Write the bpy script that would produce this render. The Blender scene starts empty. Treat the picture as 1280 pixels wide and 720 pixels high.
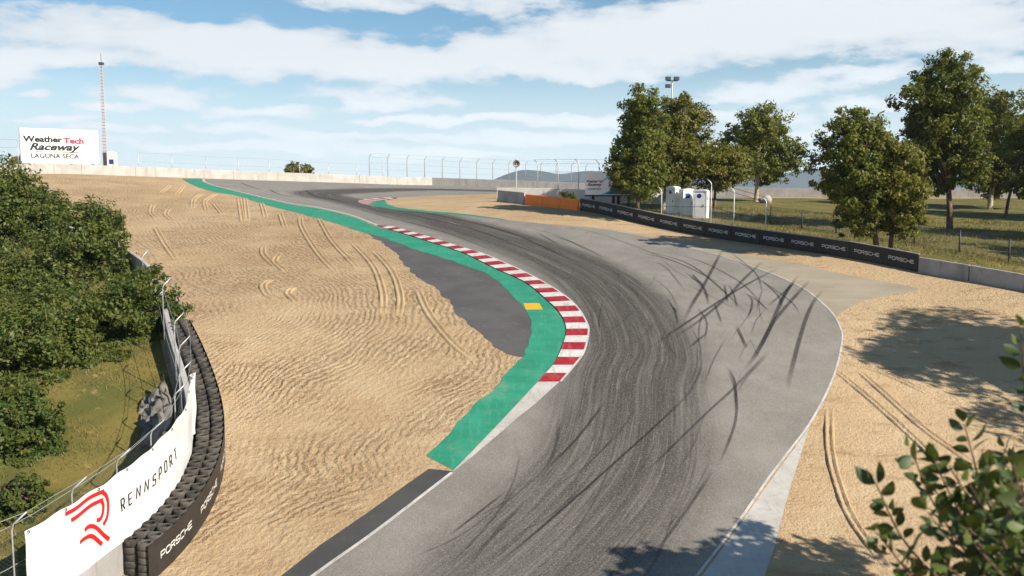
import bpy, bmesh, math, random
import numpy as np
from mathutils import Vector, geometry
R=math.radians
scene=bpy.context.scene; col=scene.collection
rng=np.random.default_rng(7); random.seed(7)
# ------------------------------------------------------------------ survey: camera constants and terrain heights
F=1150.0; TH=math.atan(120/F); CZ=12.0
CT,ST=math.cos(TH),math.sin(TH)
def rays(px,py):
    a=(np.asarray(px,float)-640)/F; b=-(np.asarray(py,float)-360)/F
    return a, CT+b*ST, -ST+b*CT
def at(px,py,Y):
    dx,dy,dz=rays(px,py); return np.array([dx*Y/dy, Y, CZ+dz*Y/dy])
CP=[(395,720,27),(640,720,27),(880,720,27),(200,716,27.5),(735,412,47),(690,479,40.5),(1052,420,47),(1035,480,41.2),(960,600,33),(567,589,33),
(1148,341.5,57.5),(747,266,81),(882,296,71.2),(1022,317,63.3),(820,283.5,75.4),(1280,362,52.3),(657,257,88),(622,251,93),
(30,216.5,105),(145,219.4,111),(300,224.5,120),(420,228,128.5),(520,231.5,136),(610,234,134),(740,240,128),(1000,247,120),(1280,247,112),
(450,251,100),(470,283,75),(600,338,59),(228,224,112),(155,322,62),(240,425,44),(280,512,38),(100,560,34),(20,660,28.5),(-100,400,50),(-100,225,100),
(1280,450,44.5),(1100,690,29),(1280,600,34),(1185,290,75),(945,252,105),(1237,262,98),(1105,314,62.5),(1000,262,95),(850,281,78),(890,249,110),(1280,322,62)]
XP=[(60,40,-7),(60,10,-10),(-50,20,-10),(0,8,-13),(-22,8,-13.5),(22,8,-12.5),(70,80,-2.5),(-75,80,0),(80,115,-.8),(-75,110,1.5)]
_P=np.array([at(*c) for c in CP]+[(x,y,CZ+z) for x,y,z in XP]); SC=30.0
def phi(r2): return np.where(r2>0,.5*r2*np.log(np.maximum(r2,1e-12)),0)
_n=len(_P); _A=np.zeros((_n+3,_n+3)); _q=_P[:,:2]/SC
_A[:_n,:_n]=phi(((_q[:,None]-_q[None])**2).sum(-1))+np.eye(_n)*0.02
_A[:_n,_n]=1;_A[:_n,_n+1:]=_q;_A[_n:,:_n]=_A[:_n,_n:].T
_W=np.linalg.solve(_A,np.r_[_P[:,2],0,0,0])
def H(x,y):
    x,y=np.broadcast_arrays(np.asarray(x,float),np.asarray(y,float)); sh=x.shape
    xr,yr=x.ravel(),y.ravel()
    p=np.stack([np.clip(xr,-80,85),np.clip(yr,4,142)],-1)/SC; o=np.empty(len(p))
    for i in range(0,len(p),20000):
        k=p[i:i+20000]; o[i:i+20000]=phi(((k[:,None]-_q[None])**2).sum(-1))@_W[:_n]+_W[_n]+k@_W[_n+1:]
    w=np.clip((np.hypot(xr,yr-60)-150)/500,0,1); w=w*w*(3-2*w)
    w2=np.clip((yr-145)/220,0,1); w2=w2*w2*(3-2*w2); w=np.maximum(w,w2)
    return (o*(1-w)-75*w).reshape(sh)
def h1(x,y): return float(H(x,y))
YS=np.arange(13,142,.25)
def un(px,py,off=0.0):
    dx,dy,dz=rays(px,py); X=dx/dy*YS; Z=CZ+dz/dy*YS
    g=H(X,YS)+off-Z; k=int(np.argmax(g>0))
    if not g[k]>0 or k==0: raise ValueError((px,py))
    t=g[k-1]/(g[k-1]-g[k]); Y=YS[k-1]+t*.25
    return (float(dx/dy*Y),float(Y))
def cat(pts,step):
    """Catmull-Rom through pts (any dim), samples about `step` apart."""
    P=[np.array(p,float) for p in pts]; P=[2*P[0]-P[1]]+P+[2*P[-1]-P[-2]]; out=[]
    for i in range(1,len(P)-2):
        a,b,c,d=P[i-1:i+3]; n=max(1,int(np.ceil(np.linalg.norm(c-b)/step)))
        for k in range(n):
            t=k/n; out.append(.5*(2*b+(c-a)*t+(2*a-5*b+4*c-d)*t*t+(3*b-a-3*c+d)*t**3))
    out.append(P[-2]); return np.array(out)
def resample(P,step=None,n=None):
    P=np.asarray(P,float); s=np.r_[0,np.cumsum(np.linalg.norm(np.diff(P,axis=0),axis=1))]
    n=n or max(2,int(round(s[-1]/step))+1); t=np.linspace(0,s[-1],n)
    return np.stack([np.interp(t,s,P[:,k]) for k in range(P.shape[1])],1)
def px2w(pts,step=6,smooth=True):
    q=cat(pts,step) if smooth else np.array(pts,float)
    return np.array([un(*p) for p in q])
class Curve2:
    def __init__(s,P): s.P=np.asarray(P,float); s.s=np.r_[0,np.cumsum(np.linalg.norm(np.diff(s.P,axis=0),axis=1))]; s.L=s.s[-1]
    def __call__(s,t): return np.array([np.interp(t,s.s,s.P[:,0]),np.interp(t,s.s,s.P[:,1])])
    def tan(s,t): d=s(min(t+.3,s.L))-s(max(t-.3,0)); return d/np.linalg.norm(d)
    def near(s,p): d=np.hypot(s.P[:,0]-p[0],s.P[:,1]-p[1]); return float(s.s[int(np.argmin(d))])
# ------------------------------------------------------------------ materials
def mat(name,base=(.5,.5,.5),rough=.8,metal=0,spec=.3,fn=None):
    m=bpy.data.materials.new(name); m.use_nodes=True; nt=m.node_tree; b=nt.nodes['Principled BSDF']
    b.inputs['Base Color'].default_value=(*base,1); b.inputs['Roughness'].default_value=rough
    b.inputs['Metallic'].default_value=metal; b.inputs['Specular IOR Level'].default_value=spec
    if fn: fn(NT(nt),b)
    return m
class NT:
    def __init__(s,nt): s.nt=nt
    def n(s,typ,**kw):
        o=s.nt.nodes.new(typ)
        for k,v in kw.items(): setattr(o,k,v)
        return o
    def l(s,a,b): s.nt.links.new(a,b)
    def set(s,sock,v):
        if hasattr(v,'is_linked') or isinstance(v,bpy.types.NodeSocket): s.l(v,sock)
        else:
            if isinstance(v,(tuple,list)) and len(v)==3 and sock.type=='RGBA': v=(*v,1)
            sock.default_value=v
    def math(s,op,a,b=0.0,c=None,clamp=False):
        o=s.n('ShaderNodeMath',operation=op,use_clamp=clamp); s.set(o.inputs[0],a); s.set(o.inputs[1],b)
        if c is not None: s.set(o.inputs[2],c)
        return o.outputs[0]
    def vmath(s,op,a,b=None,out=0):
        o=s.n('ShaderNodeVectorMath',operation=op); s.set(o.inputs[0],a)
        if b is not None: s.set(o.inputs[1],b)
        return o.outputs['Value'] if out else o.outputs[0]
    def mix(s,f,a,b,blend='MIX'):
        o=s.n('ShaderNodeMix',data_type='RGBA',blend_type=blend); s.set(o.inputs[0],f); s.set(o.inputs[6],a); s.set(o.inputs[7],b); return o.outputs[2]
    def pos(s): return s.n('ShaderNodeNewGeometry').outputs['Position']
    def obj(s): return s.n('ShaderNodeTexCoord').outputs['Object']
    def noise(s,v,scale,detail=4,rough=.55,dist=0.0):
        o=s.n('ShaderNodeTexNoise'); s.set(o.inputs['Vector'],v); o.inputs['Scale'].default_value=scale
        o.inputs['Detail'].default_value=detail; o.inputs['Roughness'].default_value=rough; o.inputs['Distortion'].default_value=dist
        return o.outputs['Fac']
    def ss(s,x,a,b,lo=0.0,hi=1.0):
        o=s.n('ShaderNodeMapRange',interpolation_type='SMOOTHSTEP'); s.set(o.inputs[0],x)
        for i,v in zip((1,2,3,4),(a,b,lo,hi)): s.set(o.inputs[i],v)
        return o.outputs[0]
    def scale(s,v,xyz): return s.vmath('MULTIPLY',v,xyz)
    def attr(s,n): return s.n('ShaderNodeAttribute',attribute_name=n).outputs['Fac']
    def bump(s,h,bsdf,strength=1.0,dist=.05,normal=None):
        o=s.n('ShaderNodeBump'); o.inputs['Strength'].default_value=strength; o.inputs['Distance'].default_value=dist; s.l(h,o.inputs['Height'])
        if normal is not None: s.l(normal,o.inputs['Normal'])
        s.l(o.outputs[0],bsdf.inputs['Normal']); return o.outputs[0]
    def xyz(s,x=0.0,y=0.0,z=0.0):
        o=s.n('ShaderNodeCombineXYZ'); s.set(o.inputs[0],x); s.set(o.inputs[1],y); s.set(o.inputs[2],z); return o.outputs[0]
    def col(s,c,b): s.l(c,b.inputs['Base Color'])
def sand_fn(t,b):
    p=t.pos(); rake=t.attr('rake'); d=t.attr('furrow')
    warp=t.math('MULTIPLY',t.math('SUBTRACT',t.noise(p,.12,2),.5),3.4)
    warp2=t.math('MULTIPLY',t.math('SUBTRACT',t.noise(p,1.5,4,.65),.5),.62)
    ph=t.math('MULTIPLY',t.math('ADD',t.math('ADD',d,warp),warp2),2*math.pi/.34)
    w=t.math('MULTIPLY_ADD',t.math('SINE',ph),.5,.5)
    amp=t.math('MULTIPLY',t.ss(t.noise(t.vmath('ADD',p,(31,7,0)),.2,3),.36,.6,.15,1.0),rake)
    clod=t.noise(p,4.6,4,.7); lump=t.noise(t.vmath('ADD',p,(3,8,1)),2.3,5,.68); fine=t.noise(p,17,3,.75); peb=t.noise(t.vmath('ADD',p,(9,2,4)),9.5,3,.75)
    amp=t.math('MULTIPLY',amp,t.ss(clod,.34,.6,.2,1.0))
    big=t.noise(p,.07,4); mid=t.noise(t.vmath('ADD',p,(2,20,0)),.35,5,.6)
    smear=t.noise(t.scale(p,(.45,1.7,1)),.9,6,.68)
    c=t.mix(t.ss(big,.3,.7),(.39,.268,.152),(.46,.33,.198))
    c=t.mix(t.math('MULTIPLY',t.ss(mid,.4,.7),.45),c,(.52,.395,.25))
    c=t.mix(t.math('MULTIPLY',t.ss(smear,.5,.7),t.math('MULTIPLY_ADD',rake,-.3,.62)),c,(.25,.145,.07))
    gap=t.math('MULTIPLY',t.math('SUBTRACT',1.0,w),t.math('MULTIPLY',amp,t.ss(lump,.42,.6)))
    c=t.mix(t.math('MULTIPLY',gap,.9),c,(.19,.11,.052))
    c=t.mix(t.ss(peb,.58,.74,0,.5),c,(.2,.125,.065)); c=t.mix(t.ss(fine,.52,.78,0,.5),c,(.6,.46,.3))
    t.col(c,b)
    hh=t.math('MULTIPLY',t.math('MULTIPLY',w,amp),.5)
    for n_,k_ in ((lump,.55),(clod,.7),(peb,.4),(fine,.2),(t.noise(p,.8,3),.4)): hh=t.math('ADD',hh,t.math('MULTIPLY',n_,k_))
    t.bump(hh,b,1.0,.12)
def asphalt_fn(t,b):
    p=t.pos(); rub=t.attr('rub'); lat=t.attr('lat'); arc=t.attr('arc')
    wv=t.math('MULTIPLY',t.math('SUBTRACT',t.noise(t.xyz(0,t.math('MULTIPLY',arc,.05)),1.0,2),.5),1.6); la=t.math('ADD',lat,wv)
    s1=t.noise(t.xyz(la,t.math('MULTIPLY',arc,.03)),1.3,4,.6); s2=t.noise(t.xyz(la,t.math('MULTIPLY',arc,.022),3.3),5.5,3,.65); s3=t.noise(t.xyz(la,t.math('MULTIPLY',arc,.014),9),9.5,3,.65); s4=t.noise(t.xyz(la,t.math('MULTIPLY',arc,.02),15),15,2,.6)
    grain=t.noise(p,15,3,.85); gr2=t.noise(t.vmath('ADD',p,(4,1,2)),33,2,.8); med=t.noise(p,.45,5,.65); blot=t.noise(t.scale(p,(1,.4,1)),1.7,5,.7)
    c=t.mix(t.ss(med,.3,.7),(.192,.175,.153),(.252,.232,.206))
    c=t.mix(t.ss(blot,.52,.72,0,.3),c,(.115,.102,.088))
    f=t.math('MULTIPLY',rub,t.ss(s1,.28,.58,.74,1.0)); f=t.math('MULTIPLY',f,t.ss(s2,.32,.6,.72,1.08)); f=t.math('MULTIPLY',f,t.ss(s4,.3,.6,.9,1.03))
    c=t.mix(t.math('MULTIPLY',f,1.0,clamp=True),c,(.042,.036,.03))
    scr=t.math('MULTIPLY',t.math('MULTIPLY',t.ss(s3,.56,.66),t.ss(rub,.1,.8)),t.ss(blot,.35,.6,.4,1.0))
    c=t.mix(t.math('MULTIPLY',scr,.5),c,(.225,.205,.18))
    c=t.mix(t.ss(grain,.46,.76,.0,.55),c,(.4,.37,.335)); c=t.mix(t.ss(gr2,.5,.7,.0,.6),c,(.05,.043,.036))
    t.col(c,b); b.inputs['Roughness'].default_value=.85
    t.bump(t.math('ADD',grain,gr2),b,.7,.025)
def blotch(c1,c2,sc=1.0,c3=None,bump=.02,grain=25,dirt=.25,stretch=(1,1,1)):
    def fn(t,b):
        p=t.scale(t.pos(),stretch); c=t.mix(t.ss(t.noise(p,sc,5,.6),.35,.65),c1,c2)
        if c3: c=t.mix(t.math('MULTIPLY',t.ss(t.noise(t.vmath('ADD',p,(5,9,2)),sc*2.7,5,.7),.56,.72),dirt),c,c3)
        g=t.noise(p,grain,3,.75); c=t.mix(t.ss(g,.35,.75,0,.15),c,tuple(min(1,x*1.5) for x in c2)); t.col(c,b)
        if bump: t.bump(g,b,.6,bump)
    return fn
def streaky(c1,c2,c3=None,amt=.4):      # concrete with rain streaks running down
    def fn(t,b):
        p=t.pos(); c=t.mix(t.ss(t.noise(p,.8,4),.35,.65),c1,c2)
        st=t.noise(t.scale(p,(3.0,3.0,.35)),1.4,4,.65); c=t.mix(t.ss(st,.52,.72,0,amt),c,c3 or tuple(x*.5 for x in c1))
        g=t.noise(p,9,4,.7); c=t.mix(t.ss(g,.5,.8,0,.25),c,tuple(x*.6 for x in c1)); t.col(c,b); t.bump(g,b,.4,.02)
    return fn
def paint(c1,c2,c3,amt):
    def fn(t,b):
        p=t.pos(); c=t.mix(t.ss(t.noise(t.scale(p,(.7,1.3,1)),.8,5,.65),.35,.65),c1,c2)
        sc=t.noise(t.scale(p,(3.2,.5,1)),1.5,5,.7)
        c=t.mix(t.ss(sc,.5,.68,0,amt*1.3),c,c3); c=t.mix(t.ss(t.noise(t.scale(p,(.8,2.6,1)),2.2,6,.75),.54,.7,0,amt*1.25),c,tuple(x*.35+.02 for x in c1))
        c=t.mix(t.ss(t.noise(p,.5,5,.7),.55,.75,0,.3),c,(.33,.25,.16)); g=t.noise(p,18,3,.8); c=t.mix(t.ss(g,.52,.75,0,.35),c,tuple(x*.55 for x in c1)); t.col(c,b); t.bump(g,b,.5,.02)
    return fn
def vinyl_fn(t,b):
    p=t.pos(); t.col(t.mix(t.ss(t.noise(t.scale(p,(1,1,.4)),1.3,5,.65),.5,.75,0,.5),(.6,.595,.58),(.47,.45,.42)),b); t.bump(t.math('ADD',t.noise(t.scale(p,(1,1,.5)),1.6,3,.5),t.math('MULTIPLY',t.noise(p,6,2),.15)),b,.55,.16)
def tyre_fn(t,b):
    p=t.pos(); rn=t.n('ShaderNodeObjectInfo').outputs['Random']; c=t.mix(rn,(.03,.027,.024),(.075,.067,.057)); c=t.mix(t.ss(t.noise(p,7,4,.7),.48,.72,0,.55),c,(.15,.125,.095)); t.col(c,b); t.bump(t.noise(p,45,3),b,.4,.01)
def leaf_fn(ca,cb,cc,trans=.3):
    def fn(t,b):
        r=t.n('ShaderNodeNewGeometry').outputs['Random Per Island']
        rp=t.n('ShaderNodeValToRGB'); t.l(r,rp.inputs[0]); e=rp.color_ramp.elements
        e[0].color=(*ca,1); e[1].color=(*cc,1); m=e.new(.5); m.color=(*cb,1)
        big=t.noise(t.pos(),.5,2); c=t.mix(t.ss(big,.35,.65,0,.45),rp.outputs[0],cc); t.col(c,b)
        b.inputs['Roughness'].default_value=.55
        tr=t.n('ShaderNodeBsdfTranslucent'); t.l(t.mix(.5,c,(.16,.19,.02)),tr.inputs[0])
        mx=t.n('ShaderNodeMixShader'); mx.inputs[0].default_value=trans; out=t.nt.nodes['Material Output']
        t.l(b.outputs[0],mx.inputs[1]); t.l(tr.outputs[0],mx.inputs[2]); t.l(mx.outputs[0],out.inputs[0])
    return fn
def skid_fn(t,b):
    a=t.attr('a'); p=t.pos(); g=t.noise(p,9,3,.7)
    tr=t.n('ShaderNodeBsdfTransparent'); mx=t.n('ShaderNodeMixShader'); out=t.nt.nodes['Material Output']
    t.l(t.math('MULTIPLY',a,t.ss(g,.25,.6,.55,1.0),clamp=True),mx.inputs[0]); t.l(tr.outputs[0],mx.inputs[1]); t.l(b.outputs[0],mx.inputs[2]); t.l(mx.outputs[0],out.inputs[0])
def bark_fn(c1,c2):
    def fn(t,b):
        p=t.scale(t.pos(),(1,1,.3)); n=t.noise(p,5,5,.7); t.col(t.mix(t.ss(n,.35,.65),c1,c2),b); t.bump(n,b,.8,.06)
    return fn
MAT=dict(
 sand=mat('raked_sand',rough=.95,spec=.1,fn=sand_fn),
 asphalt=mat('track_asphalt',rough=.75,spec=.25,fn=asphalt_fn),
 pad=mat('pale_asphalt',rough=.85,fn=blotch((.26,.22,.165),(.32,.27,.205),.35,(.16,.13,.095),.02,14,.5,(.6,1.6,1))),
 dark=mat('dark_tarmac',rough=.85,fn=blotch((.07,.066,.065),(.092,.087,.085),.5,(.17,.14,.11),.02,30,.5)),
 shoulder=mat('shoulder_tarmac',rough=.85,fn=blotch((.048,.047,.047),(.064,.062,.061),.6,(.11,.1,.09),.02,30,.4)),
 green=mat('green_paint',rough=.7,fn=paint((.022,.2,.118),(.032,.25,.152),(.075,.31,.215),.35)),
 strip=mat('worn_white_concrete',rough=.75,fn=paint((.39,.365,.335),(.46,.435,.405),(.3,.285,.27),.45)),
 line=mat('white_line_paint',rough=.7,fn=paint((.42,.4,.375),(.53,.51,.48),(.28,.26,.24),.6)),
 kred=mat('kerb_red',rough=.65,fn=paint((.25,.008,.016),(.34,.016,.028),(.36,.08,.08),.55)),
 kwhite=mat('kerb_white',rough=.65,fn=paint((.5,.47,.44),(.58,.555,.53),(.36,.33,.3),.6)),
 yellow=mat('yellow_paint',rough=.6,fn=blotch((.62,.31,.012),(.68,.35,.02),2,(.45,.3,.05),0,18,.4)),
 skid=mat('tyre_rubber_mark',(.022,.02,.019),.8,fn=skid_fn),
 conc=mat('pale_concrete',rough=.85,fn=streaky((.36,.335,.305),(.43,.405,.375),(.22,.2,.18),.55)),
 concw=mat('white_painted_concrete',rough=.8,fn=streaky((.56,.53,.495),(.63,.6,.565),(.36,.33,.3),.3)),
 concg=mat('grey_concrete',rough=.85,fn=streaky((.27,.26,.25),(.37,.355,.34),(.15,.145,.14),.5)),
 orange=mat('orange_plastic',rough=.45,fn=blotch((.92,.2,.014),(1.0,.235,.018),1.5,(.75,.2,.02),0,15,.3)),
 black=mat('black_vinyl',rough=.5,fn=blotch((.022,.019,.017),(.03,.026,.024),2,(.06,.05,.04),0,12,.3)),
 rail=mat('grey_edge',(.32,.31,.3),.7),
 tyre=mat('old_rubber',rough=.75,spec=.25,fn=tyre_fn),
 banner=mat('white_vinyl',rough=.5,spec=.25,fn=vinyl_fn),
 white=mat('white_paint',(.78,.77,.75),.5), ltext=mat('pale_lettering',(.62,.6,.56),.6), ink=mat('black_ink',(.012,.012,.014),.6),
 red=mat('red_ink',(.68,.012,.012),.5), pred=mat('crimson_ink',(.6,.02,.06),.6), pink=mat('faint_pink_ink',(.78,.66,.63),.6),
 steel=mat('galvanised_steel',(.5,.5,.5),.45,.5,fn=blotch((.42,.42,.42),(.55,.55,.55),4,(.3,.28,.26),0,20,.3)),
 steeld=mat('dark_steel',(.07,.075,.085),.5,.3), wire=mat('wire',(.3,.3,.3),.5,.4), wired=mat('dark_wire',(.05,.055,.065),.6,.2),
 mast=mat('mast_paint',(.5,.42,.42),.6), mastr=mat('mast_red',(.42,.1,.09),.6), horn=mat('brown_horn',(.1,.07,.05),.5), horni=mat('horn_inside',(.3,.25,.18),.5),
 plastic=mat('pale_plastic',rough=.5,fn=blotch((.72,.72,.72),(.78,.78,.78),1.5,(.6,.58,.55),0,8,.3)), blue=mat('blue_plate',(.02,.035,.25),.5), vent=mat('grey_vent',(.12,.12,.13),.6),
 cream=mat('cream_paint',(.75,.66,.53),.6), teal=mat('teal_ink',(.01,.12,.18),.5), teal2=mat('pale_teal_ink',(.15,.42,.52),.5),
 wood=mat('dark_post',(.03,.025,.02),.8), tarp=mat('grey_tarp',rough=.8,fn=blotch((.13,.115,.1),(.2,.18,.155),2,(.1,.09,.08),.03,9,.6)),
 rock=mat('pale_rock',rough=.9,fn=blotch((.26,.245,.215),(.38,.355,.32),1.5,(.2,.18,.15),.05,6,.6)),
 bark=mat('brown_bark',rough=.9,fn=bark_fn((.06,.038,.026),(.19,.12,.085))), barkp=mat('pale_bark',rough=.9,fn=bark_fn((.22,.17,.12),(.45,.38,.29))),
 leafA=mat('tree_leaves',fn=leaf_fn((.05,.085,.013),(.11,.14,.022),(.21,.2,.034),.44)),
 leafB=mat('olive_leaves',fn=leaf_fn((.075,.095,.014),(.14,.14,.022),(.22,.195,.035),.4)),
 leafC=mat('dense_shrub_leaves',fn=leaf_fn((.026,.058,.011),(.06,.095,.018),(.145,.15,.03),.34)),
 leafF=mat('glossy_leaves',spec=.5,fn=leaf_fn((.012,.032,.006),(.028,.06,.01),(.08,.11,.018),.2)),
 grass=mat('dry_grass_ground',rough=.95,fn=blotch((.16,.125,.03),(.085,.085,.018),.3,(.33,.235,.095),.1,5,.8)),
 blade=mat('grass_blades',rough=.9,fn=leaf_fn((.11,.11,.03),(.17,.14,.045),(.25,.19,.075),.3)),
 hill=mat('far_hillside',rough=1,spec=0,fn=blotch((.045,.05,.05),(.075,.07,.06),.002,None,0,.02)),
 water=mat('bay_water',(.02,.06,.12),.25),
)
# ------------------------------------------------------------------ mesh building
class MB:
    def __init__(s): s.v=[]; s.f=[]; s.m=[]
    def add(s,V,Fc,mi=0):
        b=len(s.v); s.v.extend([tuple(map(float,p)) for p in V]); s.f.extend([tuple(b+i for i in f) for f in Fc]); s.m.extend([mi]*len(Fc)); return s
    def box(s,c,d,yaw=0.0,mi=0):
        ca,sa=math.cos(yaw),math.sin(yaw); V=[]
        for z in (-.5,.5):
            for x,y in ((-.5,-.5),(.5,-.5),(.5,.5),(-.5,.5)):
                X,Y=x*d[0],y*d[1]; V.append((c[0]+X*ca-Y*sa,c[1]+X*sa+Y*ca,c[2]+z*d[2]))
        return s.add(V,[(3,2,1,0),(4,5,6,7),(0,1,5,4),(1,2,6,5),(2,3,7,6),(3,0,4,7)],mi)
    def tube(s,pts,r,n=6,mi=0,cap=True):
        P=[np.array(p,float) for p in pts]; rs=r if hasattr(r,'__len__') else [r]*len(P); V=[];Fc=[]; u=None
        for i,p in enumerate(P):
            d=P[min(i+1,len(P)-1)]-P[max(i-1,0)]; d=d/(np.linalg.norm(d)+1e-9)
            if u is None: u=np.cross(d,(0,0,1.) if abs(d[2])<.9 else (1.,0,0))
            u=u-d*np.dot(u,d); u/=np.linalg.norm(u)+1e-9; w=np.cross(d,u)
            for k in range(n): a=2*math.pi*k/n; V.append(p+rs[i]*(u*math.cos(a)+w*math.sin(a)))
        for i in range(len(P)-1):
            for k in range(n): a=i*n+k; b=i*n+(k+1)%n; Fc.append((a,b,b+n,a+n))
        if cap: Fc.append(tuple(range(n-1,-1,-1))); Fc.append(tuple(range((len(P)-1)*n,len(P)*n)))
        return s.add(V,Fc,mi)
    def lathe(s,prof,c,n=24,mi=0,axis=None,closed=False):
        V=[];Fc=[]; m=len(prof)
        if axis is None: ex,ey,ez=np.eye(3)
        else:
            ez=np.array(axis,float)/np.linalg.norm(axis); ex=np.cross(ez,(0,0,1.)); 
            if np.linalg.norm(ex)<.01: ex=np.array((1.,0,0))
            ex/=np.linalg.norm(ex); ey=np.cross(ez,ex)
        for k in range(n):
            a=2*math.pi*k/n
            for r,z in prof: V.append(np.array(c)+ex*r*math.cos(a)+ey*r*math.sin(a)+ez*z)
        for k in range(n):
            for j in range(m if closed else m-1):
                j2=(j+1)%m; Fc.append((k*m+j,((k+1)%n)*m+j,((k+1)%n)*m+j2,k*m+j2))
        return s.add(V,Fc,mi)
    def grid(s,G,mi=0):
        G=np.asarray(G); a,b=G.shape[:2]
        return s.add(G.reshape(-1,3),[(i*b+j,i*b+j+1,(i+1)*b+j+1,(i+1)*b+j) for i in range(a-1) for j in range(b-1)],mi)
    def beam(s,p,q,prof,mi=0):
        """cross-section prof [(n,z)] swept from p to q (3D base points)."""
        p=np.array(p,float);q=np.array(q,float); d=(q-p)[:2]; d/=np.linalg.norm(d); nn=np.array((-d[1],d[0],0)); m=len(prof)
        V=[p+nn*a+np.array((0,0,z)) for a,z in prof]+[q+nn*a+np.array((0,0,z)) for a,z in prof]
        Fc=[(i,(i+1)%m,m+(i+1)%m,m+i) for i in range(m)]+[tuple(range(m-1,-1,-1)),tuple(range(m,2*m))]
        return s.add(V,Fc,mi)
    def arrays(s,V,Fc): # numpy append
        return s.add(V,[tuple(f) for f in Fc])
    def build(s,name,mats,parent=None,smooth=False,attrs=None):
        me=bpy.data.meshes.new(name); V=np.array(s.v,float)
        if parent is not None:
            o=parent; 
            while o is not None: V=V-np.array(o.location); o=o.parent
        me.from_pydata(V.tolist(),[],s.f)
        for m in (mats if isinstance(mats,(list,tuple)) else [mats]): me.materials.append(m)
        if any(s.m): me.polygons.foreach_set('material_index',s.m)
        if smooth: me.polygons.foreach_set('use_smooth',[True]*len(s.f))
        for k,a in (attrs or {}).items():
            at_=me.attributes.new(k,'FLOAT','POINT'); at_.data.foreach_set('value',np.asarray(a,np.float32))
        me.validate(); me.update()
        ob=bpy.data.objects.new(name,me); col.objects.link(ob); ob.parent=parent; return ob
def tag(o,label=None,cat=None,group=None,kind=None):
    for k,v in (('label',label),('category',cat),('group',group),('kind',kind)):
        if v: o[k]=v
    return o
def thing(name,label,cat,loc,group=None):
    o=bpy.data.objects.new(name,None); o.empty_display_size=.3; o.location=loc; col.objects.link(o); return tag(o,label,cat,group)
def struct(o): o['kind']='structure'; return o
def pip(P,poly):
    x,y=P[:,0],P[:,1]; ins=np.zeros(len(P),bool); j=len(poly)-1
    for i in range(len(poly)):
        xi,yi=poly[i];xj,yj=poly[j]
        if yi!=yj:
            c=((yi>y)!=(yj>y))&(x<(xj-xi)*(y-yi)/(yj-yi)+xi); ins^=c
        j=i
    return ins
def drape(name,outline,off,m,res=.6,attrf=None):
    out=np.asarray(outline,float); out=np.vstack([out,out[:1]]); keep=[]
    for i in range(len(out)-1):
        n=max(1,int(np.linalg.norm(out[i+1]-out[i])/res)); 
        for k in range(n): keep.append(out[i]+(out[i+1]-out[i])*k/n)
    keep=np.array(keep); mn,mx=keep.min(0),keep.max(0)
    gx,gy=np.meshgrid(np.arange(mn[0]+res/2,mx[0],res),np.arange(mn[1]+res/2,mx[1],res)); G=np.stack([gx.ravel(),gy.ravel()],1)
    G=G[pip(G,keep)]
    if len(G):
        dmin=np.full(len(G),9e9)
        for p in keep: dmin=np.minimum(dmin,((G-p)**2).sum(1))
        G=G[dmin>(res*.45)**2]
    vs=[Vector(p) for p in keep]+[Vector(p) for p in G]; n=len(keep)
    r=geometry.delaunay_2d_cdt(vs,[],[list(range(n))],1,1e-5)
    P=np.array([tuple(v) for v in r[0]]); Z=H(P[:,0],P[:,1])+off
    mb=MB(); fs=[]
    for f in r[2]:
        a,b,c=P[f[0]],P[f[1]],P[f[2]]
        fs.append(f if (b[0]-a[0])*(c[1]-a[1])-(b[1]-a[1])*(c[0]-a[0])>0 else f[::-1])
    mb.add(np.c_[P,Z],fs)
    return mb.build(name,m,smooth=True,attrs=attrf(P) if attrf else None)
def ribbon_mb(mb,P,w,off,mi=0,lift=None):
    P=np.asarray(P); d=np.gradient(P,axis=0); d/=np.linalg.norm(d,axis=1)[:,None]+1e-9; nn=np.stack([-d[:,1],d[:,0]],1)
    w=np.broadcast_to(w,(len(P),)); A=P+nn*w[:,None]/2; B=P-nn*w[:,None]/2
    G=np.stack([np.c_[A,H(A[:,0],A[:,1])+off],np.c_[B,H(B[:,0],B[:,1])+off]],1)[:,::-1]
    base=len(mb.v); mb.grid(G,mi); return base
# text
def font_geo(s,bold=0.0,shear=0.0):
    cu=bpy.data.curves.new('lettering','FONT'); cu.body=s; cu.offset=bold; cu.shear=shear; cu.resolution_u=3; cu.fill_mode='FRONT'
    ob=bpy.data.objects.new('lettering',cu); col.objects.link(ob); dg=bpy.context.evaluated_depsgraph_get(); dg.update()
    me=bpy.data.meshes.new_from_object(ob.evaluated_get(dg)); V=np.array([tuple(v.co) for v in me.vertices]); Fc=[tuple(p.vertices) for p in me.polygons]
    bpy.data.objects.remove(ob); bpy.data.curves.remove(cu); bpy.data.meshes.remove(me); return V[:,:2],Fc
def stroke(pl,w,closed=False):
    P=np.array(pl,float); n=len(P); L=[];Rr=[]
    for i in range(n):
        a=P[i]-P[i-1] if (i>0 or closed) else P[1]-P[0]; b=P[(i+1)%n]-P[i] if (i<n-1 or closed) else P[-1]-P[-2]
        a=a/np.linalg.norm(a); b=b/np.linalg.norm(b); na=np.array((-a[1],a[0])); nb=np.array((-b[1],b[0])); m=na+nb
        m=m/max(np.linalg.norm(m),1e-6); k=min(1/max(np.dot(m,na),.3),2.4)*w/2; L.append(P[i]+m*k); Rr.append(P[i]-m*k)
    V=L+Rr; Fc=[(n+i,n+(i+1)%n,(i+1)%n,i) for i in range(n if closed else n-1)]; return V,Fc
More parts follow.
